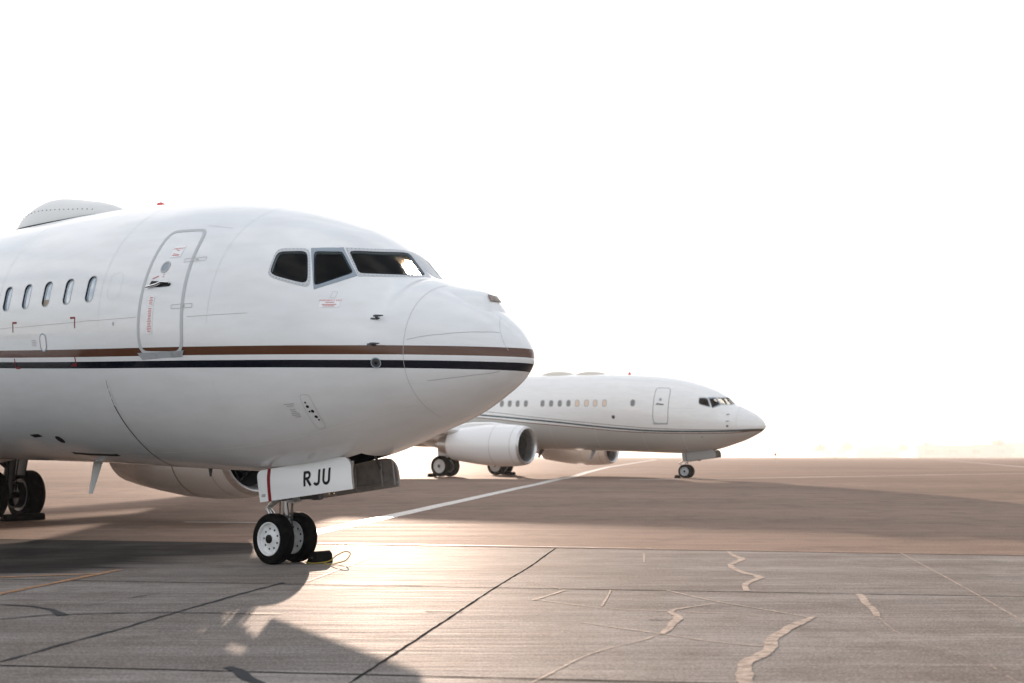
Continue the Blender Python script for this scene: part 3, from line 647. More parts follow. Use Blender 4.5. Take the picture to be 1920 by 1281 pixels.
    # engines
    for sg in (1, -1):
        c = (4-10.35, -sg*4.93, 1.46)
        nac = MB(); nac.lathe([(-x, r) for x, r in [(.10, .955), (.3, 1.0), (.7, 1.045), (1.3, 1.07), (2.2, 1.05), (3.1, .965), (3.8, .88), (4.3, .80), (4.3, .77), (3.6, .80)]], c, 'X', 72, 0, .97)
        en = nac.build('engine', cfg['engine'], root)
        lip = MB(); lip.lathe([(-x, r) for x, r in [(.55, .79), (.3, .775), (.12, .79), (.03, .825), (0, .865), (.03, .91), (.10, .9552)]], c, 'X', 72, 0, .97); lip.build('inlet_lip', cfg['lip'], en)
        duct = MB(); duct.lathe([(-x, r) for x, r in [(.55, .79), (1.0, .80), (1.25, .80)]], c, 'X', 48, 0, .97); duct.build('inlet_duct', 'cavity', en)
        fan = MB()
        for k in range(24):
            a = 2*pi*k/24; fan.add([(c[0]-1.15+.07*q, c[1]+rr*cos(a+w), c[2]+rr*sin(a+w)) for rr, w, q in ((.2, 0, 1), (.79, .12, 1), (.79, .33, -1), (.2, .22, -1))], [(0, 1, 2, 3)])
        fan.lathe([(-1.3, .8), (-1.3, .01)], c, 'X', 32, 1); fan.build('fan', ['cavity', 'black'], en, fix=False)
        sp_ = MB(); sp_.lathe([(-1.2, .22), (-1.05, .19), (-.9, .11), (-.82, .001)], c, 'X', 24); sp_.build('spinner', 'dkgrey', en)
        co_ = MB(); co_.lathe([(-3.6, .62), (-4.3, .56), (-5.1, .42), (-5.1, .38), (-4.9, .3), (-5.6, .001)], c, 'X', 36); co_.build('exhaust_nozzle', 'alu', en)
        py = MB(); py.grid([[(4-s, c[1]+yy, zz) for (yy, zz) in ((-.14, lo), (.14, lo), (.16, hi), (.0, hi+.06), (-.16, hi))] for s, lo, hi in ((11.5, 2.35, 2.46), (12.4, 2.2, 2.56), (13.6, 1.9, 2.55), (15.4, 1.7, 2.3), (17.0, 1.85, 2.1))], 0, cv=True); py.build('pylon', cfg['engine'], en)
        sm = MB()
        for x0, rr in ((1.55, 1.073), (.42, 1.022)):
            ring = [[(c[0]-x0+dx, c[1]+rr*1.09*cos(a), c[2]+rr*sin(a)*(.97 if sin(a) < 0 else 1)) for dx in (-.012, .012)] for a in np.linspace(0, 2*pi, 73)]
            sm.grid(ring, 0 if x0 > 1 else 1)
        sm.build('cowl_seam', ['maroon' if near else 'line', 'line'], en, fix=False)
        st_ = MB(); st_.prism([(c[0]-1.3, c[1]+sg*.90, c[2]+.50), (c[0]-2.1, c[1]+sg*.90, c[2]+.50), (c[0]-2.15, c[1]+sg*1.28, c[2]+.86), (c[0]-1.95, c[1]+sg*1.28, c[2]+.86)], (0, 0, 1), .02); st_.build('nacelle_strake', 'white', en)
    # roof domes
    for (s0, s1, hgt, hw, seal) in cfg['domes']:
        G = []; base_z = float(HP(.5*(s0+s1), pi/2)[2])
        for u in np.linspace(0, 1, 26):
            s = s0+(s1-s0)*u; k = (float(np.interp(s, [8.15, 8.2, 8.41, 8.7, 8.97, 9.4, 9.75, 10.0, 10.25, 10.45, 10.68, 10.86, 10.98, 11.05], [0, .10, .24, .32, .37, .455, .51, .52, .48, .42, .31, .19, .09, 0]))/.52 if cfg['near'] else sin(pi*u)**.5) if 0 < u < 1 else 0; zb_ = float(HP(s, pi/2)[2])-.02
            ww = hw*max(k, .02)**.5
            G.append([(4-s, ww*cos(a), float(HP(s, TH(s, abs(ww*cos(a)), 6.2-abs(cos(a))*.2) if False else pi/2)[2])-.03-(ww*cos(a))**2/3.6+hgt*k*(abs(sin(a))**.8)) for a in np.linspace(0, pi, 20)])
        rv = MB().grid(G)
        if seal:
            for k in range(3, 23):
                for jj in (3, -4): p = G[k][jj]; rv.sphere((p[0], p[1], p[2]+.004), .010, 1, 4)
        dm = rv.build('satellite_dome', ['offwhite' if near else 'dome_cream', 'dkgrey'], root)
        if seal:
            q = MB(); G2 = [[Vector((p[0][0], p[0][1]*1.03+.0, p[0][2]+.035)) for p in (g,)][0] for g in G]; G3 = [Vector((g[-1][0], g[-1][1]*1.03, g[-1][2]+.035)) for g in G]
            q.tube(G2, .022, 8); q.tube(G3, .022, 8); q.build('dome_seal', 'seal', dm)
    # belly and roof antennas
    for (s, z0, z1, ch, swp, mt, nm) in cfg['blades']:
        d = 1 if z1 > z0 else -1; mb = MB(); loft_wing(mb, [(0, s, z0, ch, .12), (0, s+swp*.5, (z0+z1)/2, ch*.72, .12), (0, s+swp, z1, ch*.45, .12)], True); mb.build(nm, mt, root)
    # skin details
    for s in (3.62, 5.72, 8.35, 10.9): [MB().add(*hstrip([(s, t_) for t_ in np.linspace(a, b, 30)], .006 if near else .01, .0015)).build('skin_joint', 'faint', root, fix=False) for a, b in ((-1.3, THz(s, 2.38)), (THz(s, 3.05), 1.4))]
    for P, w_, n_ in cfg['seams']: MB().add(*hstrip(P, w_, .0022, False, n_)).build('panel_seam', 'line', root, fix=False)
    if near:
        for P, w_, n_ in cfg['pale']: MB().add(*hstrip(P, w_, .0026, False, n_)).build('sealant_line', 'linepale', root, fix=False)
        HZ = MB().add(*hstrip(cfg['hazard'], .022, .003, False, 6)); HZ.build('hazard_line', 'maroon', root, fix=False)
        tag_ = MB().add(*hstrip(cfg['tagstrip'], .075, .0028, False, 6)).build('warning_strip', 'notice', root, fix=False)
        mb = MB(); P = cfg['tagstrip']
        for k in range(16):
            f = (k+.5)/16; s = P[0][0]+(P[1][0]-P[0][0])*f; th = P[0][1]+(P[1][1]-P[0][1])*f
            if k in (5, 10): continue
            mb.add(*hstrip([(s+.004, th+.005), (s-.004, th-.005)], .012, .005))
        mb.build('lettering', 'dkgrey', tag_, fix=False)
        # red bracket marks
        for (s, z, a, b) in ((7.885, 3.315, -1, -1), (6.27, 3.285, 1, -1), (7.93, 2.665, -1, 1), (6.34, 2.645, 1, 1)):
            mb = MB(); t0 = THz(s, z); mb.add(*hstrip([(s, t0), (s, THz(s, z+b*.14))], .022, .003, False, 4)); mb.add(*hstrip([(s+(.011 if a < 0 else -.011), t0), (s+a*.11, THz(s, z))], .026, .0035, False, 3)); mb.build('red_bracket', 'red', root, fix=False)
        # oval access panel
        P = rrect(7.085, 2.99, .155, .245, .075, 8); o = MB().add(*hpatch(P, .003, .1, .05)).build('access_panel', 'notice', root); MB().add(*hstrip(P, .018, .005, True)).build('panel_rim', 'frame_dark', o)
        mb = MB()
        for k in range(4): mb.add(*hstrip([(7.39, THz(7.3, 3.03-.025*k)), (7.27, THz(7.3, 3.03-.025*k))], .010, .003))
        mb.build('small_print', 'line', root, fix=False)
        # blanked window outline, small round fitting, belly inlet
        MB().add(*hstrip(rrect(5.44, 3.66, .27, .38, .11, 6), .004, .0022, True)).build('blanked_window', 'faint', root, fix=False)
        MB().add(*hpatch(rrect(5.38, 3.15, .045, .05, .022, 5), .003)).build('filler_cap', 'line', root, fix=False)
        o = MB().add(*hpatch(rrect(7.89, 1.635, .18, .16, .078, 6), .003)).build('belly_inlet', 'black', root, fix=False)
        P = [(8.62, -.93), (8.35, -.92), (8.28, -.95), (8.55, -.965)]; MB().add(*hpatch(P, .003)).build('air_scoop', 'black', root, fix=False)
        mb = MB(); mb.add(*hstrip([(8.1, -1.19), (7.7, -1.20), (7.0, -1.19), (6.85, -1.18)], .07, .003, False, 4)); mb.build('drain_slot', 'black', root, fix=False)
        # static port plate
        P = [(2.40, -.50), (2.26, -.50), (2.27, -.86), (2.41, -.86)]
        o = MB().add(*hpatch(poly3(P, 6, 2), .0015)).build('static_port_plate', pm, root); MB().add(*hstrip(poly3(P, 6, 2), .005, .0035, True)).build('plate_edge', 'line', o, fix=False)
        mb = MB()
        for s, th, r_ in ((2.355, -.575, .013), (2.35, -.615, .021), (2.355, -.665, .013), (2.315, -.665, .022), (2.31, -.725, .022), (2.30, -.76, .013)):
            c = H(s, th, .005); nn = Vector(HN(s, th)); u = nn.orthogonal().normalized(); v = nn.cross(u)
            mb.add([c+(u*cos(j*pi/6)+v*sin(j*pi/6))*r_ for j in range(12)], [tuple(range(12))])
        mb.build('static_ports', 'black', o, fix=False)
        mb = MB()
        for k, (x0, x1) in enumerate(((.0, .15), (.03, .14), None, (.05, .13), (.06, .13), (.05, .15), (.04, .15), (.07, .15))) if False else enumerate([(0, .15), (.03, .13), (0, 0), (.05, .13), (.06, .13), (.04, .16), (.04, .16), (.07, .15)]):
            if x1 > x0: mb.add(*hstrip([(2.66-x0, THz(2.5, 2.075)-.018*k), (2.66-x1, THz(2.5, 2.075)-.018*k)], .011, .003))
        mb.build('small_print', 'line', root, fix=False)
        # emergency exit notice
        P = rrect(1.985, 3.245, .21, .115, .008, 2); nb = MB().add(*hpatch(P, .003, .06, .05)).build('notice', 'notice', root)
        V, F = conform_text('EMERGENCY EXIT', 1.985, THz(1.985, 3.28), .0285, .006); mb = MB().add(V, F)
        for k, ww in ((3.255, .09), (3.228, .15), (3.21, .12)): mb.add(*hstrip([(1.985+ww/2, THz(1.985+ww/2, k)), (1.985-ww/2, THz(1.985-ww/2, k))], .007, .006))
        mb.build('lettering', 'notice_red', nb, fix=False, smooth=0)
        MB().add(*hstrip(rrect(1.975, 3.35, .05, .09, .006, 2), .004, .003, True)).build('release_flap', 'line', root, fix=False)
        # radome: seam fasteners, diverter strips are in seams; round lamp in the band
    for (s, z) in cfg['probes']:
        th = THz(s, z)
        for port in (0, 1):
            t2 = pi-th if port else th; a = H(s, t2, 0); nn = Vector(HN(s, t2)); mb = MB()
            q = a+nn*.055; mb.tube([a-nn*.01, q], [.02, .014], 10); mb.tube([q+Vector((-.03, 0, 0)), q, q+Vector((.07, 0, -.003)), q+Vector((.12, 0, -.004))], [.010, .015, .011, .006], 10)
            P = rrect(s+.02, z, .11, .026, .012, 4, port); mb.add(*hpatch(P, .004), m=0); mb.build('pitot_probe', ['dkgrey'], root)
    for (s, z, r_) in cfg['lamps']:
        for port in (0, 1):
            P = rrect(s, z, r_*2, r_*2, r_*.99, 8, port); o = MB().add(*hpatch(P, .006, .05, .05)).build('angle_sensor', 'dkgrey', root); MB().add(*hstrip(P, .012, .011, True)).build('sensor_rim', 'frame_dark', o)
            c = H(s, (pi-THz(s, z)) if port else THz(s, z), .012); MB().sphere(tuple(c), r_*.35).build('sensor_vane', 'black', o)
    if near:
        # sensor blister on top of the radome
        G = []
        for s, zt_, hw, pw_ in ((.40, None, .26, 1), (.435, 3.245, .27, 1), (.475, 3.315, .28, 1), (.515, 3.365, .30, .9), (.56, 3.40, .32, .8), (.62, 3.427, .35, .8), (.72, 3.455, .38, .8), (.87, 3.49, .40, .9), (1.05, 3.535, .42, 1), (1.2, 3.59, .42, 1), (1.36, None, .40, 1)):
            z0 = float(HP(s, pi/2)[2]); zt2 = zt_ if zt_ else z0-.004; ring = []; t_, b_, w_, e_, m_ = [float(v) for v in prof(np.array(s))]; hw = min(hw, w_*.9)
            for yy in np.linspace(-hw, hw, 33):
                zh = ZT+m_+(t_-m_)*max(0, 1-abs(yy/w_)**e_)**(1/e_)-.005; q = abs(yy)/hw; k = (1-q**2.2)**(2.0*pw_)
                ring.append((4-s, yy, zh+max(zt2-z0+.005, 0)*k))
            G.append(ring)
        ev = MB().grid(G).build('sensor_fairing', pm, root, smooth=50)
        # its slanted window, set on the front face
        a, b = Vector((4-.452, 0, 3.275)), Vector((4-.532, 0, 3.378)); up = (b-a).normalized(); nn = Vector((up.z, 0, -up.x))
        mb = MB(); c0 = (a+b)/2+nn*.006
        for sgn in (1,):
            q = [c0+Vector((0, yy, 0))+up*zz for yy, zz in ((-.10, -.05), (.10, -.05), (.085, .05), (-.085, .05))]
            mb.prism(q, nn, .012)
        mb.build('sensor_window', 'evsglass', ev, bevel=.003)
    bc = MB(); s = 7.14; z = float(HP(s, pi/2)[2]); bc.lathe([(0, .10), (.06, .09), (.06, .07), (.12, .06), (.15, .001)], (4-s, 0, z-.01), 'Z', 20); bc.build('beacon', 'beacon', root)
    return root
M['dome_cream'] = mat('cream dome paint', (.62, .58, .50), .4)
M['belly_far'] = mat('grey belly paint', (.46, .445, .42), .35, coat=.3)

stwin = [(5.982+.5325*i, 3.665+.006*i, .185, .37, 0.0) for i in range(14)]
near_door = [(4.845, .70), (4.19, .755), (4.01, -.20), (4.86, -.225)]
far_door = [(5.05, .72), (4.315, .785), (4.275, -.235), (5.055, -.255)]
def arcseam(pts): return pts
c_n = dict(near=True, paint='paint_near', loc=(-3.071, 14.451, .004), pitch=.01298, phi=.93359, zg=-.164,
    label='near white jet with brown and navy stripes, RJU on its nose gear door', cut_windows=stwin, flat_windows=[], door=near_door,
    domes=[(8.15, 11.06, .52, .55, True)], engine='white', lip='alu', belly='white',
    blades=[(8.38, 1.30, .77, .27, .25, 'offwhite', 'belly_antenna'), (5.60, 1.24, 1.12, .10, .02, 'dkgrey', 'drain_mast')],
    seams=[([(s, THz(s, 3.145+.0125*s)) for s in np.linspace(4.9, 9.5, 12)], .006, 4), ([(s, THz(s, 3.16)) for s in np.linspace(3.0, 3.95, 5)], .006, 4),
           ([(1.03+.015*cos(t_*2), t_) for t_ in np.linspace(-1.25, 1.45, 40)], .005, 2),
           ([(1.018, .135), (.84, .21), (.668, .29), (.477, .418), (.32, .56), (.189, .747)], .007, 5),
           ([(.85, -.48), (.696, -.496), (.4, -.55), (.172, -.638)], .007, 5), ([(4.2+.02*k, .80-.0*k) for k in range(-20, 4)], .005, 1),
           ([(.30-.22*k, 1.35-1.1*k) for k in np.linspace(0, 1, 12)], .004, 2)],
    pale=[([(1.124, -.883), (1.8, -.86), (2.405, -.892), (3.2, -.94), (4.118, -.988), (5.2, -1.07), (6.364, -1.126), (7.3, -1.15), (8.308, -1.164)], .006, 6),
          ([(1.033, -.468), (.85, -.48)], .008, 3), ([(8.3, -1.0), (8.1, -1.12), (7.9, -1.18)], .008, 4)],
    hazard=[(5.786, -.626), (5.795, -.75), (5.806, -.877), (5.85, -1.02), (5.917, -1.152), (6.05, -1.35), (6.248, -1.512)], tagstrip=[(5.736, -.435), (5.786, -.626)],
    probes=[(1.41, 3.05), (1.375, 2.74)], lamps=[(1.35, 2.53, .055)])
flatw = []
for i, s in enumerate([6.128, 7.675, 8.192, 8.685, 9.212, 9.72, 10.227, 10.734, 11.247, 12.252, 12.754, 13.241, 13.729, 14.8, 15.3, 15.8, 16.3, 17.8, 18.3, 18.8]):
    flatw.append((s, 3.685, .23, .34, 'pane_shade' if i in (1, 2, 3, 4) else 'pane_far'))
c_f = dict(near=False, paint='paint_far', loc=(8.722, 53.068, .373), pitch=.02016, phi=1.03874, zg=-.252,
    label='distant white jet with thin dark and tan stripes and grey gear doors', cut_windows=[], flat_windows=flatw, door=far_door,
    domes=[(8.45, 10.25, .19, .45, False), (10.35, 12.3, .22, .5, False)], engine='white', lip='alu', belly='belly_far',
    blades=[(9.0, 1.32, .80, .27, .28, 'grey', 'belly_antenna'), (12.1, 1.30, .85, .3, .3, 'dkgrey', 'drain_mast')],
    seams=[([(1.1, t_) for t_ in np.linspace(-1.3, 1.45, 30)], .008, 1), ([(s, THz(s, 3.42)) for s in np.linspace(3.0, 4.2, 4)], .006, 3)],
    probes=[(1.506, 3.13), (1.491, 2.81)], lamps=[(1.491, 2.58, .05), (7.178, 2.985, .09), (2.706, 2.04, .035)])
aircraft(c_n); aircraft(c_f)

# ------------------------------------------------------------------ ground
def gz(x, y):
    u = min(max((y-22)/30, 0), 1); return .369*u*u*(3-2*u)
def gsheet(name, xs, ys, off, m, kind='structure', parent=None, clip=None):
    P = [[(x, y, gz(x, y)+off) for x in xs] for y in ys]
    o = MB().grid(P).build(name, m, parent, smooth=60, fix=False)
    return o
asph = mat('weathered asphalt', (.17, .14, .125), .6, spec=.014); t, n, l, b = nodes(asph); co = objco(t)
big = noise(t, mapping(t, co, (.05, .16, 1), (0, 0, -.13)), 1.0, 6, .6); fine = noise(t, mapping(t, co, (1, 1, 1)), 30, 6, .8); mid = noise(t, mapping(t, co, (.12, 1.6, 1), (0, 0, -.13)), 1.2, 5, .6)
c1 = mixc(t, ramp(t, big, .25, 0, .75, 1), (0.182, 0.129, 0.101), (0.315, 0.224, 0.175)); c1 = mixc(t, ramp(t, mid, .42, 0, .72, .32), c1, (0.119, 0.091, 0.077)); c1 = mixc(t, ramp(t, noise(t, co, 1.1, 7, .65), .48, 0, .68, .5), c1, (0.112, 0.084, 0.070)); c1 = mixc(t, ramp(t, fine, .38, .5, .5, 0), c1, (0.070, 0.056, 0.049)); c1 = mixc(t, ramp(t, fine, .5, 0, .68, .5), c1, (0.378, 0.287, 0.231))
l.new(c1, b.inputs['Base Color']); l.new(ramp(t, mid, .3, .70, .7, .86), b.inputs['Roughness'])
bn = n.new('ShaderNodeBump'); bn.inputs['Strength'].default_value = .5; bn.inputs['Distance'].default_value = .012; l.new(noise(t, co, 60, 4, .7), bn.inputs['Height']); l.new(bn.outputs[0], b.inputs['Normal'])
xs = [-4000, -1500, -600, -250, -120, -60]+list(range(-40, 61, 10))+[90, 150, 300, 700, 1800, 4000]
ys = [-60, -20, 0, 5, 10, 15, 20]+list(np.arange(22, 53, 1.5))+[55, 60, 70, 90, 130, 200, 350, 700, 1500, 3500, 7000]
setp(gsheet('ground', xs, ys, 0, asph), kind='structure')
conc = mat('broomed concrete', (.25, .235, .22), .5, spec=.013); t, n, l, b = nodes(conc); co = objco(t)
rot = (0, 0, .14)
st1 = noise(t, mapping(t, co, (.35, 9, 1), rot), 1.6, 8, .72); st2 = noise(t, mapping(t, co, (.12, 1.1, 1), rot), 1.3, 6, .6); st3 = noise(t, mapping(t, co, (1.5, 60, 1), rot), 1.4, 5, .7); pat = noise(t, co, .45, 5, .55); gr = noise(t, co, 45, 6, .85); blot = noise(t, co, 1.8, 7, .65)
c1 = mixc(t, ramp(t, st2, .35, 0, .65, 1), (0.162, 0.142, 0.127), (0.324, 0.294, 0.270)); c1 = mixc(t, ramp(t, st1, .40, 0, .66, .7), c1, (0.108, 0.092, 0.082)); c1 = mixc(t, ramp(t, st3, .5, 0, .72, .5), c1, (0.504, 0.462, 0.420))
c1 = mixc(t, ramp(t, pat, .45, 0, .7, .5), c1, (0.149, 0.113, 0.090)); c1 = mixc(t, ramp(t, blot, .48, 0, .70, .5), c1, (0.127, 0.106, 0.092)); c1 = mixc(t, ramp(t, gr, .40, .55, .50, 0), c1, (0.075, 0.063, 0.057)); c1 = mixc(t, ramp(t, gr, .52, 0, .66, .6), c1, (0.483, 0.443, 0.402))
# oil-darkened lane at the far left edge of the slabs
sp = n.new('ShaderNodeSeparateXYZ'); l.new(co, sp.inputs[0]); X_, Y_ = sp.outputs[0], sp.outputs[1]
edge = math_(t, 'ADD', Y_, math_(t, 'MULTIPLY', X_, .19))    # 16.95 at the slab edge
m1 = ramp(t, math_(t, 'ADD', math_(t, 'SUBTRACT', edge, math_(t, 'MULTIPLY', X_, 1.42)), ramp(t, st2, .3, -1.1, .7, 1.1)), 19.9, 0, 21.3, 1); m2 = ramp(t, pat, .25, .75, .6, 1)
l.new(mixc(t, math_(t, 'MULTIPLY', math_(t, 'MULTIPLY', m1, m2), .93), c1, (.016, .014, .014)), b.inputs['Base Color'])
l.new(ramp(t, st1, .35, .60, .7, .84), b.inputs['Roughness'])
bn = n.new('ShaderNodeBump'); bn.inputs['Strength'].default_value = .45; bn.inputs['Distance'].default_value = .008
l.new(math_(t, 'ADD', math_(t, 'MULTIPLY', st3, 1.0), gr), bn.inputs['Height']); l.new(bn.outputs[0], b.inputs['Normal'])
xl = np.linspace(-60, 60, 25)
P = [[(x, (16.95-.19*x) if k == 1 else -30, .004) for x in xl] for k in (0, 1)]
# keep the slab off the rising ground on the far left
P[1] = [(x, min(16.95-.19*x, 21.9), .004) for x in xl]
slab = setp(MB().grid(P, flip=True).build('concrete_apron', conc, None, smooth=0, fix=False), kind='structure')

def rib(mb, pts, w, off, jit=0, m=0, step=.12, wvar=0):
    """ribbon on the ground through world xy points, w may be list"""
    Q = []; ws = w if isinstance(w, (list, tuple)) else [w]*len(pts)
    for i in range(len(pts)-1):
        a, b = Vector(pts[i]), Vector(pts[i+1]); k = max(1, int((b-a).length/step))
        for j in range(k): f = j/k; Q.append((a.lerp(b, f), ws[i]+(ws[i+1]-ws[i])*f))
    Q.append((Vector(pts[-1]), ws[-1])); V = []; n_ = len(Q)
    for i, (p, ww) in enumerate(Q):
        d = Q[min(i+1, n_-1)][0]-Q[max(i-1, 0)][0]; nn = Vector((-d.y, d.x)).normalized()
        j1, j2 = random.uniform(-jit, jit), random.uniform(-jit, jit); ww = ww*(1+random.uniform(-wvar, wvar))
        for sg, j in ((1, j1), (-1, j2)): q = p+nn*(sg*ww/2+j); V.append((q.x, q.y, gz(q.x, q.y)+off))
    mb.add(V, [(2*i, 2*i+1, 2*i+3, 2*i+2) for i in range(n_-1)], m)
def ground_mark(name, m, parts, **kw):
    mb = MB()
    for p in parts: rib(mb, *p)
    o = mb.build(name, m, None, smooth=0, fix=False); return o
mj = mat('dark joint filler', (.03, .028, .027), .95, spec=0); mtar = mat('tar crack filler', (.035, .036, .04), .6, spec=.1)
mpale = mat('pale crack sealant', (.36, .28, .23), .7, spec=.05); mwhite = mat('worn white paint', (.74, .70, .66), .45); morange = mat('worn orange paint', (.42, .20, .07), .5)
for m_, c_a, c_b, lo, hi, mxa in ((mwhite, (.66, .62, .58), (.34, .30, .27), .44, .66, .45), (morange, (.46, .20, .06), (.25, .16, .09), .42, .62, .6), (mpale, (.47, .38, .31), (.26, .20, .165), .42, .62, .5)):
    t, n, l, b = nodes(m_); co = objco(t); l.new(mixc(t, ramp(t, noise(t, co, 9, 6, .7), .42, 0, .66, .8), c_a, c_b), b.inputs['Base Color'])
    # worn away in patches so that the paving shows through
    l.new(math_(t, 'SUBTRACT', 1.0, ramp(t, noise(t, mapping(t, co, (1, 3, 1), (0, 0, .14)), 7, 8, .75), lo, 0, hi, mxa)), b.inputs['Alpha'])
def ln(y0, k, x0, x1, n_=8, j=.0): return [(x0+(x1-x0)*i/n_, y0-k*(x0+(x1-x0)*i/n_)+random.uniform(-j, j)) for i in range(n_+1)]
J = MB()
rib(J, ln(16.9, .19, -20, 25), .03, .008, .004); rib(J, ln(11.72, .137, -20, 25), .022, .008, .004); rib(J, ln(7.0, .12, -15, 15), .022, .008, .004); rib(J, ln(2.2, .12, -10, 10), .022, .008, .003)
rib(J, [(.69, 16.8), (.24, 14.0), (-.16, 11.9), (-.53, 9.73), (-1.02, 6.89), (-1.9, 2)], .020, .008, .006); rib(J, [(8.9, 15.2), (7.2, 6), (6, 0)], .02, .008, .004)
rib(J, [(-6.6, 18), (-8.4, 8), (-9.5, 2)], .025, .008, .004); rib(J, [(-.8, 9.95), (-.45, 9.9)], .02, .009, .006, step=.05); rib(J, [(1.2, 9.45), (1.5, 9.43)], .015, .009, .005, step=.05)
setp(J.build('pavement_joint', mj, None, smooth=0, fix=False), kind='structure')
T = MB()
rib(T, [(-3.9, 6.6), (-3.57, 7.55), (-3.45, 8.13), (-3.25, 9.0), (-3.09, 9.89), (-2.85, 11.1), (-2.6, 12.2)], .034, .010, .012, wvar=.2); rib(T, [(-5.4, 10.6), (-4.96, 10.42), (-4.6, 10.3), (-4.3, 10.05), (-4.05, 9.7)], [.03, .03, .03, .06, .09], .010, .01)
rib(T, [(-4.9, 9.2), (-4.48, 9.5), (-4.19, 9.75), (-3.6, 9.85), (-3.09, 9.89), (-2.5, 9.82), (-2.1, 9.8)], .03, .011, .01); rib(T, [(-1.95, 7.35), (-1.84, 7.24), (-1.70, 7.0), (-1.45, 6.6)], [.07, .09, .08, .05], .010, .015)
rib(T, [(-3.7, 11.3), (-3.9, 10.8), (-4.1, 10.2)], .012, .011, .008); rib(T, [(-2.2, 11.9), (-3.0, 10.6)], .006, .011, .004)
setp(T.build('tar_crack', mtar, None, smooth=0, fix=False), kind='structure')
S_ = MB()
def soften(P, w):
    w = w if isinstance(w, list) else [w]*len(P); Q = [P[0]]; u = [w[0]]
    for a, b, p, q in zip(P[:-1], P[1:], w[:-1], w[1:]):
        for f in (.25, .75): Q.append((a[0]+(b[0]-a[0])*f, a[1]+(b[1]-a[1])*f)); u.append((p+(q-p)*f)*random.uniform(.8, 1.15))
    return Q+[P[-1]], u+[w[-1]]
for pts, w in (([(3.27, 16.18), (3.20, 15.4), (3.25, 15.0), (3.02, 14.5), (2.85, 14.1), (2.83, 13.3), (2.98, 12.8), (2.85, 12.5), (2.62, 12.1), (2.5, 11.45)], [.10, .12, .16, .14, .13, .14, .16, .14, .12, .10]),
    ([(1.66, 11.52), (1.85, 11.0), (2.03, 10.61), (2.35, 10.1), (2.63, 9.63)], [.05, .06, .05, .04, .04]),
    ([(2.72, 9.66), (2.52, 9.35), (2.33, 9.05), (2.21, 8.8), (2.02, 8.45), (1.95, 8.1), (1.78, 7.75), (1.62, 7.55), (1.55, 7.2), (1.47, 6.89), (1.5, 6.3)], [.06, .12, .16, .13, .16, .14, .16, .15, .16, .17, .15]),
    ([(.21, 10.8), (.55, 10.45), (.9, 10.13), (1.44, 9.99), (1.9, 9.85), (2.23, 9.76)], .025), ([(1.98, 10.49), (1.7, 10.25), (1.44, 9.99), (1.5, 9.6), (1.38, 9.27), (1.3, 8.95), (1.21, 8.72)], [.04, .04, .07, .12, .12, .10, .06]),
    ([(.6, 9.33), (.9, 9.0), (1.21, 8.72), (1.5, 8.4), (1.86, 8.17)], [.025, .03, .035, .03, .025]), ([(1.21, 8.72), (1.0, 8.4), (.76, 8.13), (.6, 7.9), (.49, 7.71), (.29, 7.24)], .02),
    ([(3.62, 11.21), (3.55, 10.85), (3.45, 10.5), (3.40, 10.1), (3.27, 9.63)], [.10, .12, .11, .12, .08]), ([(1.06, 11.52), (.98, 11.0), (.86, 10.31)], .03), ([(2.63, 9.63), (3.4, 9.5), (4.48, 9.42), (6, 9.2)], .018),
    ([(.21, 10.72), (.38, 11.1), (.57, 11.52)], .05), ([(1.95, 15.8), (1.88, 15.2), (1.80, 14.6)], .04), ([(0, 17.08), (4, 16.32), (9, 15.35)], .035), ([(2.4, 9.9), (3.0, 9.95), (3.27, 9.63)], .012), ([(1.86, 8.17), (2.0, 8.25)], .02), ([(.57, 11.52), (.2, 12.4), (-.1, 12.9)], .015), ([(3.27, 9.63), (3.1, 8.6), (3.3, 7.6), (3.2, 6.8)], .012), ([(2.34, 9.05), (3.2, 8.9), (4.2, 8.95)], .010), ([(.29, 7.24), (.1, 6.8)], .02), ([(.35, 14.07), (1.6, 14.2), (2.93, 14.35), (5.37, 14.0)], .014), ([(-.1, 12.6), (.9, 12.9), (1.2, 12.5)], .012),
    ([(5.79, 15.95), (5.01, 11.99), (4.44, 9.33), (3.6, 5)], .035), ([(-1.83, 17.0), (-2.05, 14.8), (-2.35, 12.3)], .05), ([(-2.3, 12.05), (-1.4, 12.0), (-.9, 11.95)], .02), ([(-3.3, 13.4), (-2.6, 13.35), (-2.2, 13.3)], .02)):
    pts, w = soften(pts, w); rib(S_, pts, [q*.66 for q in w] if isinstance(w, list) else w*1.0, .009, .005, step=.05, wvar=.10)
setp(S_.build('crack_sealant', mpale, None, smooth=0, fix=False), kind='structure')
Wl = MB(); rib(Wl, [(-3.95, 18.6), (-3.73, 20.37), (-3.15, 24.21), (-2.09, 29.78), (-.72, 36.05), (1.19, 44.55), (3.2, 56), (5.11, 72.58), (10, 110), (55, 405)], [.42, .44, .44, .42, .40, .40, .45, .5, .6, 1.0], .006, .01, step=.8)
rib(Wl, [(-7.2, 23.4), (-5.5, 23.25), (-4.3, 23.1)], .14, .0065, .01, step=.3); rib(Wl, [(-3.2, 17.72), (0, 17.12), (2.2, 16.72)], [.08, .07, .01], .0095, .02, step=.2)
rib(Wl, [(5, 49), (11.67, 52.77), (32.79, 67.94), (60, 88)], .28, .006, .03, step=1.5); rib(Wl, [(163.2, 405.22), (53.25, 110.27), (40, 76)], .35, .006, .02, step=4)
setp(Wl.build('painted_line', mwhite, None, smooth=0, fix=False), kind='structure')
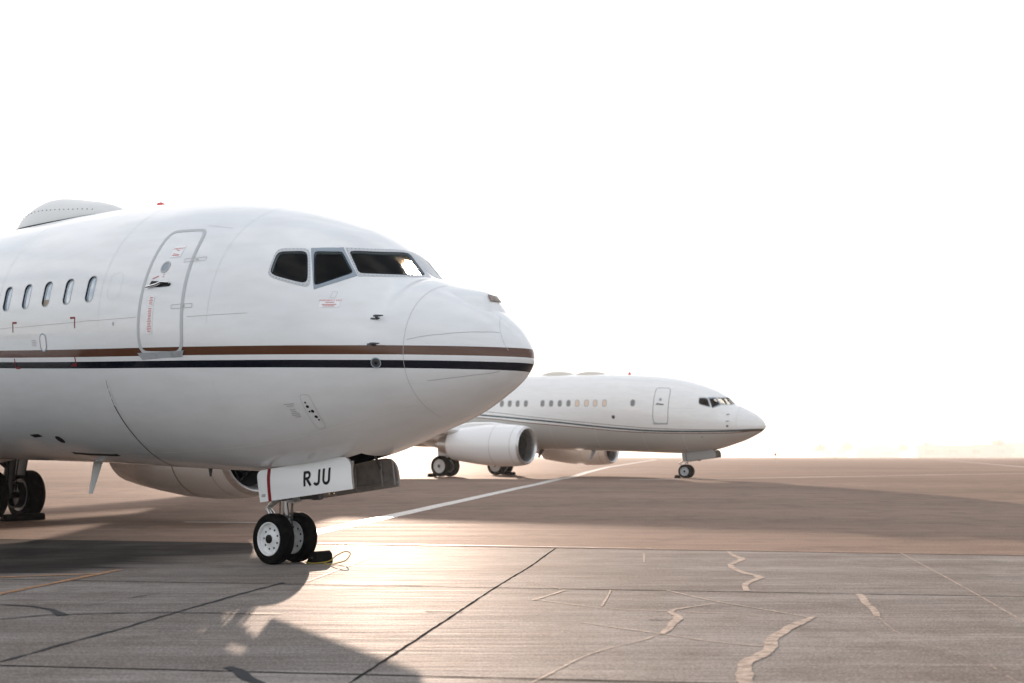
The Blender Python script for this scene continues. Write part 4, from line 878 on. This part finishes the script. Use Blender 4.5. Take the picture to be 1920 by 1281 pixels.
rib(Wl, [(-11.9, 27.6), (-11.5, 27.6)], .30, .0065, .03, step=.1); rib(Wl, [(-10.6, 27.5), (-10.1, 27.5)], .2, .0065, .03, step=.1); rib(Wl, [(-9.6, 28.6), (-9.4, 28.6)], .25, .0065, .03, step=.1); rib(Wl, [(-18.3, 43.2), (-17.4, 43.2)], .5, .0065, .04, step=.2); rib(Wl, [(-16.9, 43.5), (-16.4, 43.5)], .4, .0065, .04, step=.2)  # pale patches standing in for puddle glints; mesh already built, so undrawn
Or = MB(); rib(Or, [(-5.6, 9.6), (-5.25, 11.71), (-4.96, 13.55)], .10, .0125, .012, step=.15); rib(Or, [(-9, 12.2), (-6.0, 12.75), (-5.1, 13.1)], .10, .0115, .012, step=.2)
setp(Or.build('orange_guide_line', morange, None, smooth=0, fix=False), kind='structure')

# ------------------------------------------------------------------ wheel chocks
def loc_to_world(cfg, x, yst):
    F = Vector((sin(cfg['phi']), -cos(cfg['phi']))); S = Vector((-cos(cfg['phi']), -sin(cfg['phi']))); return Vector(cfg['loc'][:2])+F*x+S*yst
def chock(cfg, x, yst, ln_, wd, ht, label, rope=False, dirx=1):
    p = loc_to_world(cfg, x, yst); z = gz(p.x, p.y)+.004; rz = atan2(-cos(cfg['phi']), sin(cfg['phi']))
    e = setp(empty('wheel_chock', (p.x, p.y, z), (0, 0, rz)), label, 'wheel chock', 'chocks set against the aircraft wheels')
    mb = MB(); sec = [(-wd/2*dirx, 0), (wd/2*dirx, 0), (wd/2*dirx*.8, ht*.75), (wd*.22*dirx, ht), (-wd*.05*dirx, ht)]
    A = [(a, -ln_/2, c) for a, c in sec]; mb.prism(A, (0, 1, 0), ln_); mb.build('block', 'rubber', e, bevel=.012)
    mb = MB(); mb.tube([(wd*.1*dirx, -ln_/2-.02, ht*.5), (wd*.1*dirx, ln_/2+.02, ht*.5)], .014, 8); mb.build('steel_rod', 'dkgrey', e)
    if rope:
        # rope loops lying beside the block, towards the nose
        ctl = [(-.1, -.17, .02), (.05, -.2, .015), (.16, -.14, .02), (.20, .0, .04), (.20, .12, .10), (.28, .2, .15), (.38, .2, .13), (.40, .1, .05), (.33, -.0, .015), (.36, -.12, .012), (.28, -.16, .012), (.2, -.08, .015)]
        pts = []
        for i in range(len(ctl)-1):
            a, b, c, d = [Vector(ctl[min(max(k, 0), len(ctl)-1)]) for k in (i-1, i, i+1, i+2)]
            for k in range(8):
                u = k/8; pts.append(.5*((2*b)+(c-a)*u+(2*a-5*b+4*c-d)*u*u+(3*b-a-3*c+d)*u**3))
        mb = MB().tube(pts, .0075, 8); mb.build('rope', 'yellow', e)
    return e
chock(c_n, .36, -.30, .30, .22, .16, 'black rubber chock with yellow rope loops in front of the near nose wheel', True)
chock(c_n, -12.6+.52, -2.95, .95, .26, .15, 'dark chock in front of the near jet main wheels, at the left edge')
chock(c_f, -.36, .25, .4, .22, .15, 'small dark chock behind the distant jet nose wheels', False, -1)
chock(c_f, -13.15, 3.3, .5, .3, .18, 'dark chock behind the distant jet main wheels nearest the camera', False, -1)
chock(c_f, -12.1, -3.2, .7, .3, .18, 'dark chock at the distant jet far side main wheels, under the engine', False, 1)

# ------------------------------------------------------------------ far edge of the airfield
mfar = mat('far wall', (.38, .35, .33), .8); mfar2 = mat('far roof', (.3, .28, .27), .8); mtree = mat('far foliage', (.12, .13, .09), .9)
def building(px, Y, w, h, d, label, roof=0):
    Y *= 3.4; w *= 3.4; h *= 3; roof *= 2.6
    x = (px-960)/1974*Y; z = gz(0, 100); e = setp(empty('airfield_building', (x, Y, z)), label, 'building', 'buildings along the far side of the airfield')
    mb = MB(); mb.box((0, 0, h/2), (w, d, h)); mb.build('walls', mfar, e)
    mb = MB()
    if roof: mb.prism([(-w/2-.5, -d/2-.5, h), (w/2+.5, -d/2-.5, h), (0, -d/2-.5, h+roof)], (0, 1, 0), d+1)
    else: mb.box((0, 0, h+.4), (w+1, d+1, .8)); mb.box((w*.2, 0, h+1.6), (w*.2, d*.3, 1.8))
    mb.build('roof', mfar2, e)
    for k in range(max(2, int(w/35))):
        mb = MB(); mb.box((-w/2+(k+.5)*w/max(2, int(w/35)), -d/2-.06, h*.45), (14, .12, h*.35)); mb.build('window', 'pane_far', e)
    return e
building(1800, 520, 46, 6.5, 20, 'faint low building with a flat roof near the right edge of the horizon')
building(1640, 640, 26, 6, 18, 'faint low hangar with a pitched roof right of the distant jet nose', 2.5)
building(1560, 700, 16, 8, 14, 'faint narrow building nearest the distant jet nose on the horizon')
building(1905, 600, 22, 9, 18, 'faint tall block cut by the right edge of the photograph')
rnd = random.Random(3)
def far_tree(px, Y, h, label):
    Y *= 3.4; h *= 3.1
    x = (px-960)/1974*Y; e = setp(empty('far_tree', (x, Y, gz(0, 100))), label, 'tree', 'hazy trees on the far side of the airfield')
    MB().tube([(0, 0, 0), (.1, 0, h*.3), (.15, .1, h*.55)], [.3, .22, .1], 8).build('trunk', mtree, e)
    mb = MB()
    for _ in range(260):
        a = rnd.uniform(0, 2*pi); el = rnd.uniform(-.6, 1); q = rnd.random()**.4; r_ = h*.36*(1+.25*sin(3*a+h)); c = Vector((cos(a)*q*r_*sqrt(1-min(1, el*el)), sin(a)*q*r_*sqrt(1-min(1, el*el)), h*.62+el*q*h*.36))
        u = Vector((rnd.gauss(0, 1), rnd.gauss(0, 1), rnd.gauss(0, 1))).normalized(); v = u.orthogonal().normalized(); s_ = rnd.uniform(1.4, 3.4)
        mb.add([c+u*s_, c+v*s_, c-u*s_, c-v*s_*.6], [(0, 1, 2, 3)])
    mb.build('crown', mtree, e, smooth=0, fix=False)
for px, Y, h, lb in ((1535, 560, 8, 'faint rounded tree farthest left on the right-hand horizon'), (1585, 600, 9.5, 'faint tree between the narrow building and the pitched hangar'), (1690, 600, 8.5, 'faint tree just right of the pitched hangar'),
    (1735, 560, 9, 'faint tree left of the low flat-roofed building'), (1868, 540, 10, 'faint tree rising behind the right end of the low flat-roofed building')): far_tree(px, Y, h, lb)
e = setp(empty('marker_post', ((1451-960)/1974*190, 190, gz(0, 190))), 'small post with an orange ball standing on the horizon right of the distant nose', 'marker post')
MB().tube([(0, 0, 0), (0, 0, 1.3)], .05, 8).build('post', 'grey', e); MB().sphere((0, 0, 1.5), .26).build('ball', mat('orange marker', (.5, .15, .06), .5), e)

# ------------------------------------------------------------------ haze
HAZE = True
if HAZE:
    hm = bpy.data.materials.new('haze'); hm.use_nodes = True; t = hm.node_tree; t.nodes.clear(); o = t.nodes.new('ShaderNodeOutputMaterial'); v = t.nodes.new('ShaderNodeVolumePrincipled')
    v.inputs['Color'].default_value = (1, .985, .96, 1); v.inputs['Density'].default_value = .0003; v.inputs['Anisotropy'].default_value = .35; t.links.new(v.outputs[0], o.inputs['Volume'])
    mb = MB(); mb.box((0, 3450, 26.0), (8200, 7200, 54.2)); hz = mb.build('haze', hm, None, smooth=0); hz['kind'] = 'stuff'; hm.use_nodes = True
    SC.cycles.volume_bounces = 1
SC.render.engine = 'CYCLES'; SC.cycles.max_bounces = 8; SC.cycles.transparent_max_bounces = 16
print('objects', len(bpy.data.objects))
